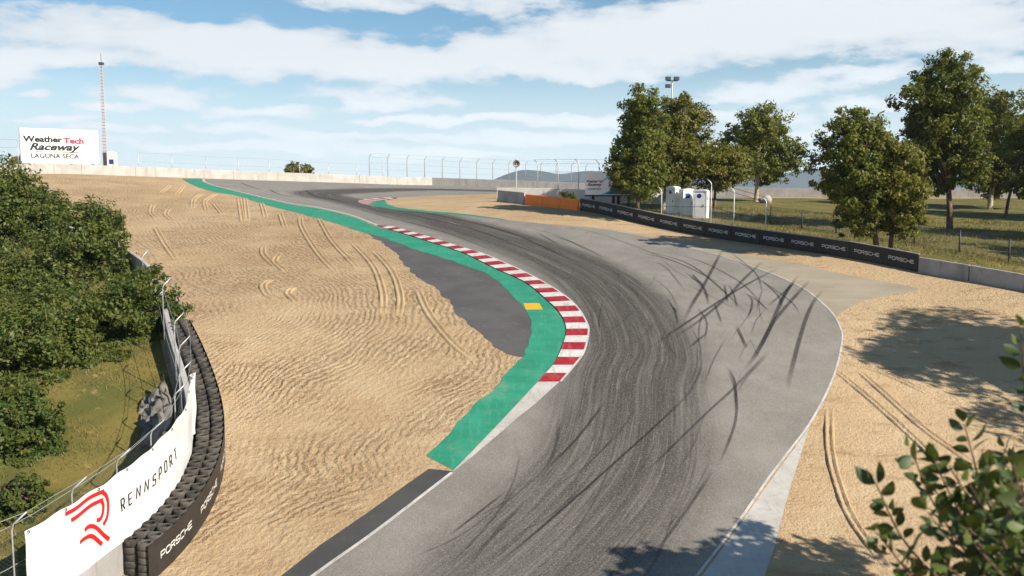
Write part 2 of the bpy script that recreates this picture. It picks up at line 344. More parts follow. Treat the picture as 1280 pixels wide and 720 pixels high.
GL={'P':[[(0,0),(0,1),(.8,1),(1,.85),(1,.58),(.8,.43),(.1,.43)]],'O':[[(.2,0),(0,.15),(0,.85),(.2,1),(.8,1),(1,.85),(1,.15),(.8,0),(.2,0)]],
 'R':[[(0,0),(0,1),(.8,1),(1,.85),(1,.62),(.8,.47),(.1,.47)],[(.55,.4),(1,0)]],'S':[[(1,.86),(.85,1),(.15,1),(0,.86),(0,.65),(.15,.52),(.85,.48),(1,.35),(1,.14),(.85,0),(.15,0),(0,.14)]],
 'C':[[(1,1),(.2,1),(0,.85),(0,.15),(.2,0),(1,0)]],'H':[[(0,0),(0,1)],[(1,0),(1,1)],[(.09,.5),(.91,.5)]],'E':[[(1,1),(0,1),(0,0),(1,0)],[(.09,.5),(.9,.5)]],
 'N':[[(0,0),(0,1),(1,0),(1,1)]],'T':[[(0,1),(1,1)],[(.5,.93),(.5,0)]]}
def stroke_word(s,cw,gap,w):
    V=[];Fc=[]; x=0.0
    for ch in s:
        for pl in GL[ch]:
            v,f=stroke([(x+a*cw,b) for a,b in pl],w); k=len(V); V+=v; Fc+=[tuple(k+i for i in q) for q in f]
        x+=cw+gap
    return np.array(V),Fc
def place(name,geo,fn,m,parent):
    V,Fc=geo; V=np.array(V); mn=V.min(0); mx=V.max(0); N=(V-mn)/(mx-mn); mb=MB(); mb.add([fn(a,b) for a,b in N],Fc); return mb.build(name,m,parent)
# ------------------------------------------------------------------ ground and painted surfaces
GREEN_IN=[(228,224.3),(245,233),(267,239.5),(300,245.8),(332,256),(375,267),(412,277),(450,289),(487,300),(525,314),(562,325),(600,339),(618,349),(645,372),(660.5,394),(664,413),(660.5,433),(652.7,446),(633,468),(587,514),(540,565),(532,570)]
GREEN_OUT=[(228,223.6),(240,223.2),(253,223.4),(252.5,227),(267,232.3),(285,237),(320,245.5),(362,255),(400,261),(440,271),(470,283),(500,291),(540,303.5),(580,317),(617.7,335.5),(656.6,353.5),(683.8,376),(701,394),(708,413),(703,433),(693.5,454),(672,477.4),(620,533),(567,588)]
KERB_OUT=[(472,281.8),(490,283),(514,289.5),(538,296.4),(561,303.8),(585,311),(610,320),(656.6,341),(695.5,363),(718.8,382),(732.4,403.5),(734.5,417),(728.5,440.5),(717,456),(699.5,477)]
T_LEFT=[(180,886),(230,843),(300,791),(390,721),(470,664),(565,591),(614,551),(650,520),(699.5,477)]
T_LEFT2=[(472,281.8),(440,269.5),(400,259.8),(362,253.8),(320,244.7),(285,236.3),(267,231.8),(256,227.3),(254,223.8)]
T_IN=[(622,242.5),(580,243.6),(545,244.6),(496,247.3),(470,248),(455,249.4),(447,251.6),(450,254),(461,256.5),(472.5,258.8),(495,262.2),(532,265.7),(580,269.3),(631,275),(689,280.6),(733,284.5),(777,290.5),(820,299.3),(861,310),(897,318.5),(933,330.5),(967,343),(1000,358),(1022,373.6),(1041.7,393),(1051,411),(1053,425),(1047,455.6),(1039,478),(1028,502),(1010,533),(985,566),(960,599),(927,647),(873,718),(820,788),(760,866)]
# grid spacing: fine where the camera can see the pit, coarse out to the horizon
fx=np.arange(-46,40.01,.5); xs=np.r_[-6300,-4000,-2000,-1000,-500,-300,-200,-140,-100,-80,np.arange(-70,-46,2),fx,np.arange(42,90,2.5),100,140,200,300,500,1000,2000,4000,6300]
ys=np.r_[-4000,-1500,-600,-250,-120,-60,-25,-5,8,np.arange(14,24,2),np.arange(24,122,.5),np.arange(122,150,1.5),np.arange(152,240,8),260,300,360,450,600,900,1500,2500,4000,5200,6300]
GX,GY=np.meshgrid(xs,ys); GZ=H(GX,GY)
le=np.array([un(*p) for p in cat(T_LEFT[2:]+KERB_OUT[::-1][2:]+T_LEFT2[1:-1],14)])
o_=np.argsort(le[:,1]); XL=np.interp(GY.ravel(),le[o_,1],le[o_,0]); px_,py_=GX.ravel(),GY.ravel()
rake=np.clip((XL-px_-1.0)/2,0,1)*np.clip((118-py_)/8,0,1)
gi=np.vstack([resample(px2w(T_LEFT[1:5],8),.6),resample(px2w(GREEN_IN[::-1],5),.6)]); dd=np.full(len(px_),9e9)
near_=(np.abs(px_)<75)&(py_>10)&(py_<150); A_=np.stack([px_[near_],py_[near_]],1); dn=np.full(len(A_),9e9)
for p in gi: dn=np.minimum(dn,((A_-p)**2).sum(1))
dd=np.full(len(px_),30.0); dd[near_]=np.sqrt(dn)
g=MB(); nx,ny=len(xs),len(ys); g.v=np.c_[px_,py_,GZ.ravel()].tolist(); g.f=[(j*nx+i,j*nx+i+1,(j+1)*nx+i+1,(j+1)*nx+i) for j in range(ny-1) for i in range(nx-1)]; g.m=[0]
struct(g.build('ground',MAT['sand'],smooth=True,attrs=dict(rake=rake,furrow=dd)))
# world polylines of the far barrier
WA=at(30,216.5,105)[:2]; WB=at(540,232,138)[:2]; WC=at(1280,247,112)[:2]
# racing surface
tin=px2w(T_IN,7); tl=np.vstack([px2w(T_LEFT,10),px2w(KERB_OUT[::-1],7)[1:],px2w(T_LEFT2,6)[1:]])
dAB=(WB-WA)/np.linalg.norm(WB-WA); dBC=(WC-WB)/np.linalg.norm(WC-WB)
wl=np.array([tl[-1]+np.array((.6,1.5)),*[WA+dAB*t+np.array((.4,-.45)) for t in np.linspace(np.dot(tl[-1]-WA,dAB)+3,np.linalg.norm(WB-WA),12)],*[WB+dBC*t+np.array((0,-.4)) for t in np.linspace(3,46,8)]])
far_in=np.array([wl[-1]+np.array((-3,-14)),at(690,247,109)[:2]+np.array((0,1.0))])
RL=[(500,850,2.6),(560,800,2.9),(655,720,3.2),(765,600,3.4),(790,480,3.3),(800,440,3.1),(788,400,2.9),(757,360,2.9),(705,327,2.9),(640,302,2.7),(560,279,2.6),(490,262,2.5),(440,252,2.5),(407,246,2.8),(398,242,3),(425,239.6,3),(480,237.6,2.8),(540,237,2.6),(610,238.5,2.6)]
rc=cat(RL,6); rw=np.array([[*un(a,b),w] for a,b,w in rc]); rw=resample(rw,.5); rt=np.gradient(rw[:,:2],axis=0); rt/=np.linalg.norm(rt,axis=1)[:,None]; rs=np.r_[0,np.cumsum(np.linalg.norm(np.diff(rw[:,:2],axis=0),axis=1))]
def rubber(P):
    best=np.full(len(P),9e9); k=np.zeros(len(P),int)
    for i,p in enumerate(rw): d=((P-p[:2])**2).sum(1)/p[2]**2; m=d<best; best[m]=d[m]; k[m]=i
    D=P-rw[k,:2]; lat=D[:,1]*rt[k,0]-D[:,0]*rt[k,1]; arc=rs[k]+(D*rt[k]).sum(1); u=np.abs(lat)/rw[k,2]; u=np.where(np.sqrt(best)>1.6,9,u)
    f=np.clip((1.3-u)/.7,0,1); f=f*f*(3-2*f)
    fade=np.interp(arc,[0,10,20,30],[.72,.82,1.0,1.1])
    return dict(rub=f*fade,lat=lat,arc=arc)
struct(drape('track',np.vstack([tl,wl,far_in,tin]),.010,MAT['asphalt'],.45,rubber))
PAD=[(690,281.2),(733,283.4),(777,288.5),(820,296.5),(860,304),(900,311.5),(960,323.5),(1000,329.5),(1040,340),(1089,349.5),(1124,355.5),(1149,362),(1118,368),(1079,376),(1056,388),(1040,398),(1010,385),(960,352),(900,330),(820,306),(760,292)]
struct(drape('pale_runoff',px2w(PAD+PAD[:1],8)[:-1],.005,MAT['pad'],.6))
DARK=[(448,288.5),(457,291),(474,300),(490,312),(507,332),(527,350),(545,361),(557,370),(567,387),(590,407),(613,428),(630,440),(644,445),(654,446.5),(664,436),(668,413),(664,394),(648,371),(620,347),(562,323),(520,310),(480,297)]
dk=resample(px2w(DARK+DARK[:1],5)[:-1],.22); kk=np.convolve(rng.normal(0,1,len(dk)),[.2,.3,.3,.2],'same')*.16+np.sin(np.arange(len(dk))*.31)*.07
dk=dk+np.stack([kk,kk*.3],1)*(np.arange(len(dk))<len(dk)*.5)[:,None]
struct(drape('tarmac_runoff',dk,.005,MAT['dark'],.5))
SH=[(536,586),(509,605),(469,634),(400.5,681),(350,721),(270,784),(200,836),(180,890),(230,846),(300,794),(390,724),(470,666.5),(563,593),(566,589)]
struct(drape('shoulder',px2w(SH,12,False),.006,MAT['shoulder'],.5))
go=px2w(GREEN_OUT,5); gn=resample(px2w(GREEN_IN,5),.3); gk=rng.normal(0,1,len(gn)); gk=np.convolve(gk,[.25,.5,.25],'same')*.09+np.sin(np.arange(len(gn))*.23)*.05; gn=gn+gk[:,None]*np.array((1,.15))*np.clip((112-gn[:,1:])/30,0,1)
struct(drape('green_runoff',np.vstack([go,gn[::-1]]),.014,MAT['green'],.5))
G2=[(461.5,255.4),(466,253.2),(473,251.3),(480,250.2),(482,252),(483,254.6),(490,257.3),(500,259.8),(540,264),(580,267.5),(631,274.2),(633,275.1),(580,269.1),(532,265.5),(495,262),(472.5,258.6)]
struct(drape('green_apron',px2w(G2+G2[:1],3)[:-1],.014,MAT['green'],.4))
WT=[(567,588.5),(620,533.5),(672,478),(699.3,477.6),(668,506),(650,520),(614,551),(590,571.5),(565.5,590.5)]
struct(drape('white_apron',px2w(WT,10,False),.018,MAT['strip'],.5))
STRIP=[(1012,533.5),(1001,568),(990,602),(975,655),(967,687),(955,722),(935,790),(890,860),(768,864),(829,786),(882,714),(932,645),(964,599),(988,567)]
struct(drape('pale_concrete_strip',px2w(STRIP,10,False),.006,MAT['strip'],.5))
yb=px2w([(654.5,379.3),(674,379.3),(678.5,387.2),(657.5,387.4)],9,False); struct(drape('yellow_marker',yb,.019,MAT['yellow'],.4))
def line(name,px,w,off=.02,m='line',shift=0):
    P=resample(px2w(px,6),.4); mb=MB(); ribbon_mb(mb,P,w,off); return struct(mb.build(name,MAT[m]))
line('white_line',T_LEFT[2:6],.13); line('white_line',T_LEFT2[:9],.22)
line('white_line',[(590,312.6),(610,319.4),(656.6,340.4),(695.5,362.4),(719.4,381.6),(733.2,403.3),(735.3,417),(729.3,440.8),(718,456.4),(700.5,477)],.13,.017)
line('white_line',T_IN[18:36],.09); line('white_line',T_IN[0:4],.28); line('white_line',T_IN[14:19],.1,.017,'pad')
def kerb(name,outer,inner,block,h,start=0):
    A=px2w(outer,4); B=px2w(inner,4); n=400; A=resample(A,n=n); B=resample(B,n=n); L=np.r_[0,np.cumsum(np.linalg.norm(np.diff((A+B)/2,axis=0),axis=1))]
    mb=MB(); t=np.linspace(0,1,4); nb=block; edges=np.linspace(0,L[-1],nb+1)
    for b in range(nb):
        ss=np.linspace(edges[b],edges[b+1],4); rows=[]
        for s in ss:
            a=np.array([np.interp(s,L,A[:,k]) for k in (0,1)]); c=np.array([np.interp(s,L,B[:,k]) for k in (0,1)]); u=(s-ss[0])/(ss[-1]-ss[0])
            fade=min(1,s/3,(L[-1]-s)/3) if h>.03 else 1
            rows.append([[*(a+(c-a)*q),h1(*(a+(c-a)*q))+.02+h*fade*(q*.8+.2*u)] for q in t])
        mb.grid(rows,(b+start)%2)
    return struct(mb.build(name,[MAT['kred'],MAT['kwhite']]))
kerb('kerb',KERB_OUT,[(471,282.6),(500,291.2),(540,303.8),(580,317.2),(617.7,335.7),(656.6,353.7),(683.8,376),(701,394),(708,413),(703,433),(693.5,454),(672.5,477)],41,.05)
kerb('kerb',[(497,246.9),(470,247.9),(455,249.3),(447,251.6),(450,254),(462,256.6)],[(496,248.2),(483,250.2),(472,251.5),(463,254),(461.5,255.2),(465,256.4)],17,.025)
# skid marks
sk=MB(); ska=[]
def skid(pts,w,a,pair=0.0,fi=.25,fo=.25):
    P=resample(px2w(pts,5),.35); d=np.gradient(P,axis=0); d/=np.linalg.norm(d,axis=1)[:,None]+1e-9; nn=np.stack([-d[:,1],d[:,0]],1)
    for off in ((0,) if not pair else (-pair/2,pair/2)):
        Q=P+nn*off; n=len(Q); t=np.linspace(0,1,n); al=a*np.clip(t/fi,0,1)*np.clip((1-t)/fo,0,1); V=[]
        for e,k in ((-1,0),(-.55,1),(.55,1),(1,0)): B=Q+nn*w*e*.5; V.append(np.c_[B,H(B[:,0],B[:,1])+.0225+.0006*(len(ska)%7)]); 
        G=np.stack(V,1); sk.grid(G); ska.append(np.stack([al*0,al,al,al*0],1).ravel())
c2=lambda L:[(800+x/3.6,300+y/3.6) for x,y in L]; c3=lambda L:[(560+x/3,480+y/3) for x,y in L]
for L,w,a in [([(370,45),(290,200),(235,290),(190,380)],.42,.75),([(560,90),(470,175),(390,260),(260,370),(130,455)],.4,.7),([(640,120),(520,180),(400,250),(200,380),(30,495)],.35,.75),
 ([(205,145),(285,215),(310,295)],.34,.85),([(230,150),(290,210)],.3,.8),([(380,200),(395,290)],.26,.8),([(400,200),(425,255),(437,312)],.22,.7),([(0,45),(200,100),(330,190),(480,330)],.3,.7),([(0,55),(150,95),(290,160),(350,195)],.3,.7),
 ([(120,50),(280,100),(400,160),(480,215),(575,320)],.26,.6),([(20,90),(110,120),(205,232)],.22,.5),([(715,155),(640,270),(560,450),(465,600)],.42,.75),([(690,190),(655,240),(625,300)],.4,.7),([(768,178),(650,310),(590,390),(500,560)],.42,.7),
 ([(825,222),(770,300),(720,440),(660,675)],.42,.75),([(400,50),(520,150),(553,245)],.24,.6),([(530,170),(620,250),(640,310)],.26,.7),([(545,180),(680,280),(722,340)],.24,.6),([(465,235),(505,275),(485,360)],.26,.7),([(475,240),(530,275),(580,322)],.24,.6),
 ([(435,390),(480,490)],.36,.8),([(255,300),(300,370),(290,458)],.24,.6),([(335,285),(368,378)],.26,.65),([(395,570),(425,640),(432,760)],.3,.6),([(285,540),(260,620),(205,710)],.26,.5),([(580,500),(430,660),(330,760)],.28,.45),([(580,515),(480,620),(430,700)],.25,.35),
 ([(120,260),(160,330),(168,390)],.26,.7),([(300,420),(215,492)],.3,.6),([(150,300),(165,330)],.3,.7),([(575,300),(700,190)],.28,.6),([(200,195),(330,260),(440,320)],.2,.45),([(50,165),(130,230),(180,330)],.2,.4),([(300,65),(420,85),(520,150)],.2,.4)]: skid(c2(L),w*.62,a*.72)
for L,w,a in [([(935,5),(820,120),(600,320),(340,550),(130,720)],.2,.9),([(1085,5),(960,120),(720,355)],.22,.6),([(592,65),(480,210),(360,330)],.24,.75),([(222,402),(0,575)],.2,.7),([(1075,-30),(1080,130),(1018,305)],.24,.65),([(1000,320),(870,510),(755,670)],.24,.6),([(280,360),(150,530),(-10,700)],.2,.4),([(420,120),(400,250),(350,340)],.3,.45),([(640,200),(560,420),(420,640)],.16,.35),([(300,430),(180,560),(60,700)],.3,.4)]: skid(c3(L),w*.62,a*.72)
for L,w,a in [([(470,262),(520,270),(600,290),(690,325)],.35,.6),([(480,258),(560,272),(650,296),(760,350)],.35,.6),([(430,256),(470,268),(560,292),(650,328)],.3,.5),([(300,228),(312,233),(330,238)],.5,.6),([(335,236),(350,243),(385,249)],.5,.6),([(380,237),(395,245),(430,252)],.5,.6),([(400,234),(480,236),(600,238)],.5,.6),([(680,292),(720,305),(760,325)],.3,.5),([(670,290),(700,307)],.3,.5),([(700,281),(760,296),(850,330)],.25,.4),([(650,282),(700,296),(742,318)],.25,.4)]: skid(L,w*.8,a*.75)
rk=random.Random(11)
for i in range(46):
    x=rk.uniform(690,985); y=rk.uniform(310,470); ang=rk.uniform(.9,2.3); ln=rk.uniform(25,90); cv=rk.uniform(-.35,.35)
    pts=[(x+math.cos(ang+cv*u)*ln*u,y+math.sin(ang+cv*u)*ln*u*.75) for u in (0,.5,1)]
    if all(px<1030-(py-380)*.1 and py>300+(px-800)*.3 and px>735 for px,py in pts): skid(pts,rk.uniform(.06,.12),rk.uniform(.15,.36))
for i in range(14):
    x=rk.uniform(560,900); y=rk.uniform(500,640); ang=rk.uniform(1.75,2.5); ln=rk.uniform(40,150)
    if x-(720-y)*.0>640-(y-520)*.3: skid([(x,y),(x+math.cos(ang)*ln*.5,y+math.sin(ang)*ln*.5),(x+math.cos(ang+.12)*ln,y+math.sin(ang+.12)*ln)],rk.uniform(.06,.1),rk.uniform(.15,.3))
struct(sk.build('skid_marks',MAT['skid'],attrs=dict(a=np.concatenate(ska))))
# ruts pressed into the sand: raised lips either side of a wheel track
ru=MB(); rub_=[]
def rut(pts,w=.36,lip=.06):
    P=resample(px2w(pts,5),.35); d=np.gradient(P,axis=0); d/=np.linalg.norm(d,axis=1)[:,None]+1e-9; nn=np.stack([-d[:,1],d[:,0]],1); t=np.linspace(0,1,len(P)); k=np.clip(t/.12,0,1)*np.clip((1-t)/.12,0,1); V=[]
    jit=1+.25*np.sin(np.arange(len(P))*1.3)*np.sin(np.arange(len(P))*.37)
    for u,z in ((-.62,-.01),(-.42,1),(-.26,.95),(-.12,.1),(.12,.1),(.26,.95),(.42,1),(.62,-.01)):
        B=P+nn*w*u; V.append(np.c_[B,H(B[:,0],B[:,1])+.004+(z*lip*k*jit if z>0 else -.02)])
    ru.grid(np.stack(V,1)[:,::-1])
l4=lambda L:[(260+x/3,240+y/3) for x,y in L]; l3=lambda L:[(x/3,200+y/3) for x,y in L]; r2=lambda L:[(960+x/2,360+y/2) for x,y in L]
for L in [[(640,95),(600,125)],[(690,95),(660,130)],[(760,125),(725,150),(722,182)],[(815,125),(768,155),(775,190)],[(800,162),(835,205)],[(572,168),(565,200),(590,222)],[(635,180),(620,205),(645,225)],[(580,250),(620,320),(658,372)]]: rut(l3(L),.42,.09)
for L in [[(115,20),(130,115)],[(138,20),(148,112)],[(200,40),(215,95)],[(270,80),(288,135)],[(345,88),(355,140),(420,240),(485,305)],[(415,98),(470,190),(565,290)],[(540,190),(620,280),(655,380),(655,458)],[(620,220),(690,300),(720,390),(716,465)],[(785,365),(830,460),(920,570),(1003,632)],[(205,205),(210,240),(260,285)],[(262,238),(248,262),(292,300)],[(240,328),(205,350),(225,390),(280,402)],[(322,358),(298,380),(332,412)]]: rut(l4(L),.42,.085)
for L in [[(172,208),(270,290),(380,390),(450,465)],[(225,205),(300,272),(400,360),(530,450)],[(153,302),(155,400),(172,480),(212,580),(300,700)],[(185,185),(280,210),(405,265)],[(260,93),(360,128),(450,165)],[(215,105),(340,140),(440,185),(580,250)],[(235,48),(380,72),(490,92)],[(315,45),(400,58),(490,72)]]: rut(r2(L),.36,.075)
nv=len(ru.v); struct(ru.build('wheel_ruts',MAT['sand'],smooth=True,attrs=dict(rake=np.zeros(nv),furrow=np.zeros(nv))))
# ------------------------------------------------------------------ left wall curve (shared by barrier, fence, banner, tyres, grass)
WALL=Curve2(resample(cat([(-16.5,18),(-14.2,21),(-12.95,23.3),(-12.48,25),(-11.98,27),(-11.64,28.6),(-11.5,30.3),(-11.58,31.6),(-11.9,33),(-12.3,34.5),(-13.05,36.5),(-13.95,38.5),(-15.7,42),(-17.5,46),(-20.2,52),(-22.4,56),(-25.9,60.7),(-31,66),(-38,73),(-47,82),(-60,95)],1),.25))
BL0=at(747,266,81)[:2]; BL1=at(1148.3,341.5,57.5)[:2]; BD=(BL1-BL0)/np.linalg.norm(BL1-BL0)
def bline(px):      # point of the advertising-board line seen at pixel column px
    k=(px-640)/F; c=math.hypot(1,0); 
    # X = kk*Y with kk from a ground ray
    P=BL0;  t=(k*P[1]*1.0-P[0])/(BD[0]-k*BD[1]) ; 
    for _ in range(3):
        q=P+BD*t; z=h1(*q); fwd=q[1]*CT-(z-CZ)*ST; X=k*fwd; t+= (X-q[0])/(BD[0]-k*BD[1])
    return P+BD*t
gl=[np.array(WALL(s))-np.array((WALL.tan(s)[1],-WALL.tan(s)[0]))*.35 for s in np.arange(0,WALL.L,1.0)]
struct(drape('grass_bank',np.vstack([gl,[(-85,95),(-85,18)]]),.012,MAT['grass'],1.4))
pk=[bline(x)+np.array((.35,.25)) for x in (733,800,900,1000,1100,1200,1280)]; pk.append(pk[-1]+BD*18)
struct(drape('park_grass',np.vstack([pk,[(84,45),(84,112)],[WC+np.array((0,-1.2)),at(1000,247,118)[:2],at(930,248,117)[:2],at(860,250,108)[:2],at(790,254,96)[:2]]]),.012,MAT['grass'],1.6))
# ------------------------------------------------------------------ concrete barriers
JERSEY=[(-.22,-.06),(-.22,.1),(-.12,.38),(-.09,1.08),(-.07,1.12),(.07,1.12),(.09,1.08),(.12,.38),(.22,.1),(.22,-.06)]
SLAB=[(-.13,-.06),(-.13,1.09),(-.11,1.12),(.11,1.12),(.13,1.09),(.13,-.06)]
def prof(P,k): return [(a,z*k) for a,z in P]
def gp(p,dz=0): return np.array((p[0],p[1],h1(p[0],p[1])+dz))
def barrier(p,q,m,label,group,pr=SLAB,k=1.0,gap=.03,cat_='barrier',name='concrete_barrier'):
    p=np.array(p);q=np.array(q); d=(q-p)/np.linalg.norm(q-p); mb=MB(); mb.beam(gp(p+d*gap/2),gp(q-d*gap/2),prof(pr,k))
    return tag(mb.build(name,m),label,cat_,group)
LAB=np.linalg.norm(WB-WA); LBC=np.linalg.norm(WC-WB); nA=int(round(LAB/5.8)); nB=int(round(LBC/5.8)); pts=[WA-dAB*LAB/nA]+[WA+dAB*LAB*i/nA for i in range(nA)]+[WB+dBC*LBC*i/nB for i in range(nB+2)]
for i,(p,q) in enumerate(zip(pts[:-1],pts[1:])):
    xm=(p+q)[0]/(p+q)[1]*F+640
    if i==0: lb='pale concrete wall section at the far left end, beside the dense shrubs'
    elif xm<170: lb='pale hilltop wall section in front of the white billboard and mast'
    elif xm<330: lb='pale hilltop wall section between the mast and the two round bushes'
    elif xm<455: lb='pale hilltop wall section in front of the two round bushes'
    elif xm<760: lb='pale hilltop wall section under the tall bent-top fence posts'
    else: lb='pale wall section behind the trees of the dry park'
    barrier(p,q,MAT['conc'],lb,'sections of the pale wall along the hilltop')
D0=at(621.5,249,98)[:2]; D1=at(680,249.6,96.5)[:2]; D2=at(738,250.5,95)[:2]; D3=at(800,251,94.5)[:2]; D4=at(862,251.5,95)[:2]
for p,q,lb in ((D0,D1,'white barrier section behind the grey block and orange barriers'),(D1,D2,'white barrier section with a dark weed clump in front'),(D2,D3,'white barrier section behind the teal signboard'),(D3,D4,'white barrier section behind the portable toilets')):
    barrier(p,q,MAT['concw'],lb,'white barrier sections',SLAB,1.06)
b0,b1=bline(623),bline(656); barrier(b0,b1,MAT['concg'],'short grey concrete block at the left end of the orange barriers','',JERSEY,1.0)
ob=[bline(x) for x in (657.5,679.5,701.5,723.5)]
for i,lb in enumerate(('orange plastic barrier next to the grey concrete block','middle orange plastic barrier of three','orange plastic barrier touching the first black board')):
    p,q=ob[i],ob[i+1]; d=(q-p)/np.linalg.norm(q-p); L=np.linalg.norm(q-p); mb=MB()
    mb.beam(gp(p+d*.03),gp(q-d*.03),prof([(-.24,-.05),(-.24,.14),(-.15,.3),(-.11,.92),(-.08,.97),(.08,.97),(.11,.92),(.15,.3),(.24,.14),(.24,-.05)],1.0))
    r=thing('plastic_barrier',lb,'barrier',gp((p+q)/2),'orange plastic barriers'); mb.build('body',MAT['orange'],r)
    for u in (.3,.7):
        c=MB(); s=gp(p+d*L*u,.97); c.lathe([(0,.05),(.06,.05),(.06,-.01)],s,10); c.build('filler_cap',MAT['orange'],r)
# ------------------------------------------------------------------ advertising boards
PW=stroke_word('PORSCHE',1.45,.42,.2)
jx=[725.5,747,769,795,822,851,882,915,950,985,1022.5,1062.5,1105,1148.3]
nb_=len(jx)-1
special={0:'black advertising board at the far end, touching the orange barrier',1:'black advertising board in front of the teal signboard',nb_-1:'black advertising board at the near end, touching the grey concrete',nb_-2:'black advertising board directly below the twin reddish tree trunks',4:'black advertising board left of the portable toilets, below the slender tree',5:'black advertising board in front of the portable toilets',8:'black advertising board at the foot of the bright white fence post'}
for i in range(nb_):
    p,q=bline(jx[i]),bline(jx[i+1]); d=(q-p)/np.linalg.norm(q-p); p=p+d*.015;q=q-d*.015; n=np.array((d[1],-d[0])) 
    if n[0]>0: n=-n
    P,Q=gp(p,.02),gp(q,.02); r=thing('advertising_board',special.get(i,'black advertising board in the middle of the row beside the sand, grass behind'),'board',gp((p+q)/2),'black advertising boards in a row along the sand')
    mb=MB(); sgn=1 if np.dot((-d[1],d[0]),n)>0 else -1
    mb.beam(P,Q,[(-.06,0),(-.06,1.07),(.06,1.07),(.06,0)]); mb.build('panel',MAT['black'],r)
    mb=MB(); mb.beam(P+(0,0,1.072),Q+(0,0,1.072),[(-.07,0),(-.07,.05),(.07,.05),(.07,0)]); mb.build('top_rail',MAT['rail'],r)
    mb=MB(); mb.beam(P+np.array((*(-n*.2),-.1)),Q+np.array((*(-n*.2),-.1)),[(-.1,0),(-.1,1.0),(.1,1.0),(.1,0)]); mb.build('backing_block',MAT['concg'],r)
    fn=lambda a,b: P+(Q-P)*(.13+.74*a)+np.array((*(n*.066),.43+.23*b))
    place('lettering',PW,fn,MAT['ltext'],r)
e=bline(1148.6); e1=bline(1212); dl=np.linalg.norm(e1-e)
for i,lb in enumerate(('stained grey concrete barrier right after the last black board','stained grey concrete barrier leaving the frame on the right','stained grey concrete barrier beyond the frame on the right','stained grey concrete barrier beyond the frame on the right')):
    barrier(e+BD*dl*i,e+BD*dl*(i+1),MAT['concg'],lb,'grey concrete barriers beyond the boards',SLAB,.84,.06)
# ------------------------------------------------------------------ fences
def bent(mb,base,h,arm,r=.045,n=6,mi=0):
    b=np.array(base,float); t=b+(0,0,h); a=np.array((*arm,abs(np.hypot(*arm))*.9)); mb.tube([b,t-(0,0,.12),t+a*.12,t+a],r,n,mi)
    return t+a
def cables(mb,P,r,n=4,sag=0): mb.tube(P,r,n)
def fence(name,label,pts,hs,arm,postr,pm,wm,levels,mesh=None,base=0.0,wr=.014,cat_='fence',bentposts=None):
    r=thing(name,label,cat_,gp(pts[0])); tips=[]
    for i,p in enumerate(pts):
        mb=MB(); h=hs[i] if hasattr(hs,'__len__') else hs
        if arm is None: mb.tube([gp(p,-.05),gp(p,h)],postr,6); tips.append(gp(p,h))
        else: tips.append(bent(mb,gp(p,-.05),h+.05,arm,postr))
        mb.build('post',pm,r,True)
    mb=MB()
    for f in levels:
        mb.tube([gp(p,(hs[i] if hasattr(hs,'__len__') else hs)*f) for i,p in enumerate(pts)],wr,4)
    if arm is not None: mb.tube(tips,wr,4)
    mb.build('cable',wm,r)
    if mesh: 
        sp_,mr,lo,hi,mm=mesh; mb=MB()
        for i in range(len(pts)-1):
            p,q=np.array(pts[i]),np.array(pts[i+1]); L=np.linalg.norm(q-p); h0=hi-lo
            for sg in (1,-1):
                k=-h0 if sg>0 else 0
                while k<(L if sg>0 else L+h0):
                    a0=max(0,k) if sg>0 else max(0,k-h0); 
                    if sg>0: a1=min(L,k+h0); z0=a0-k; z1=a1-k
                    else: a1=min(L,k); z0=k-a0; z1=k-a1
                    if a1>a0+.02:
                        A=p+(q-p)*a0/L; B=p+(q-p)*a1/L; mb.tube([gp(A,lo+z0),gp(B,lo+z1)],mr,3,cap=False)
                    k+=sp_
        mb.build('chain_link',mm,r)
    return r
nBC=np.array((dBC[1],-dBC[0])); nBC=nBC if nBC[1]>0 else -nBC       # points away from the track
def onwall(px,off,A=WB,D=dBC):
    k=(px-640)/F; A2=A+nBC*off if D is dBC else A+off; t=0.0
    for _ in range(4):
        q=A2+D*t; fwd=q[1]*CT-(h1(*q)-CZ)*ST; t+=(k*fwd-q[0])/(D[0]-k*D[1])
    return A2+D*t
def top_h(p,py):   # height above ground of the point over p seen at picture row py
    z=at(640,py,p[1])[2]; return z-h1(*p)
fp=[(462,192),(485,193),(509,194.3),(531,195.5),(553,196.7),(575,198),(596,199),(616,200),(636,201),(657,201.7),(676,202.3),(695,203),(714,203.5),(732,204.2),(755,205)]
P=[onwall(x,.45) for x,_ in fp]; hs=[top_h(p,y+3.5) for p,(x,y) in zip(P,fp)]
fence('catch_fence','tall thin fence with outward bent post tops along the hilltop wall',P,hs,(.42,-.3),.055,MAT['steel'],MAT['wire'],(.5,.75,.98),None,wr=.009)
fp=[(672,201.5),(697.5,201),(723,201),(748.5,201.5),(775,202)]
Pn=[D0+(D2-D0)*u+np.array((0,.4)) for u in (0,)]; dD=(D2-D0)/np.linalg.norm(D2-D0)
def onD(px):
    k=(px-640)/F; t=0.0
    for _ in range(4):
        q=D0+np.array((0,.35))+dD*t; fwd=q[1]*CT-(h1(*q)-CZ)*ST; t+=(k*fwd-q[0])/(dD[0]-k*dD[1])
    return D0+np.array((0,.35))+dD*t
P=[onD(x) for x,_ in fp]; hs=[top_h(p,y+2.5) for p,(x,y) in zip(P,fp)]
fence('catch_fence','tall thin fence with bent post tops just behind the white barrier',P,hs,(-.35,.2),.05,MAT['steel'],MAT['wire'],(.5,.75,.98),None)
fp=[(174,190),(215.5,192),(258,195),(298,196.5),(337,198),(375,201),(411,203),(446,204),(479,205.5)]
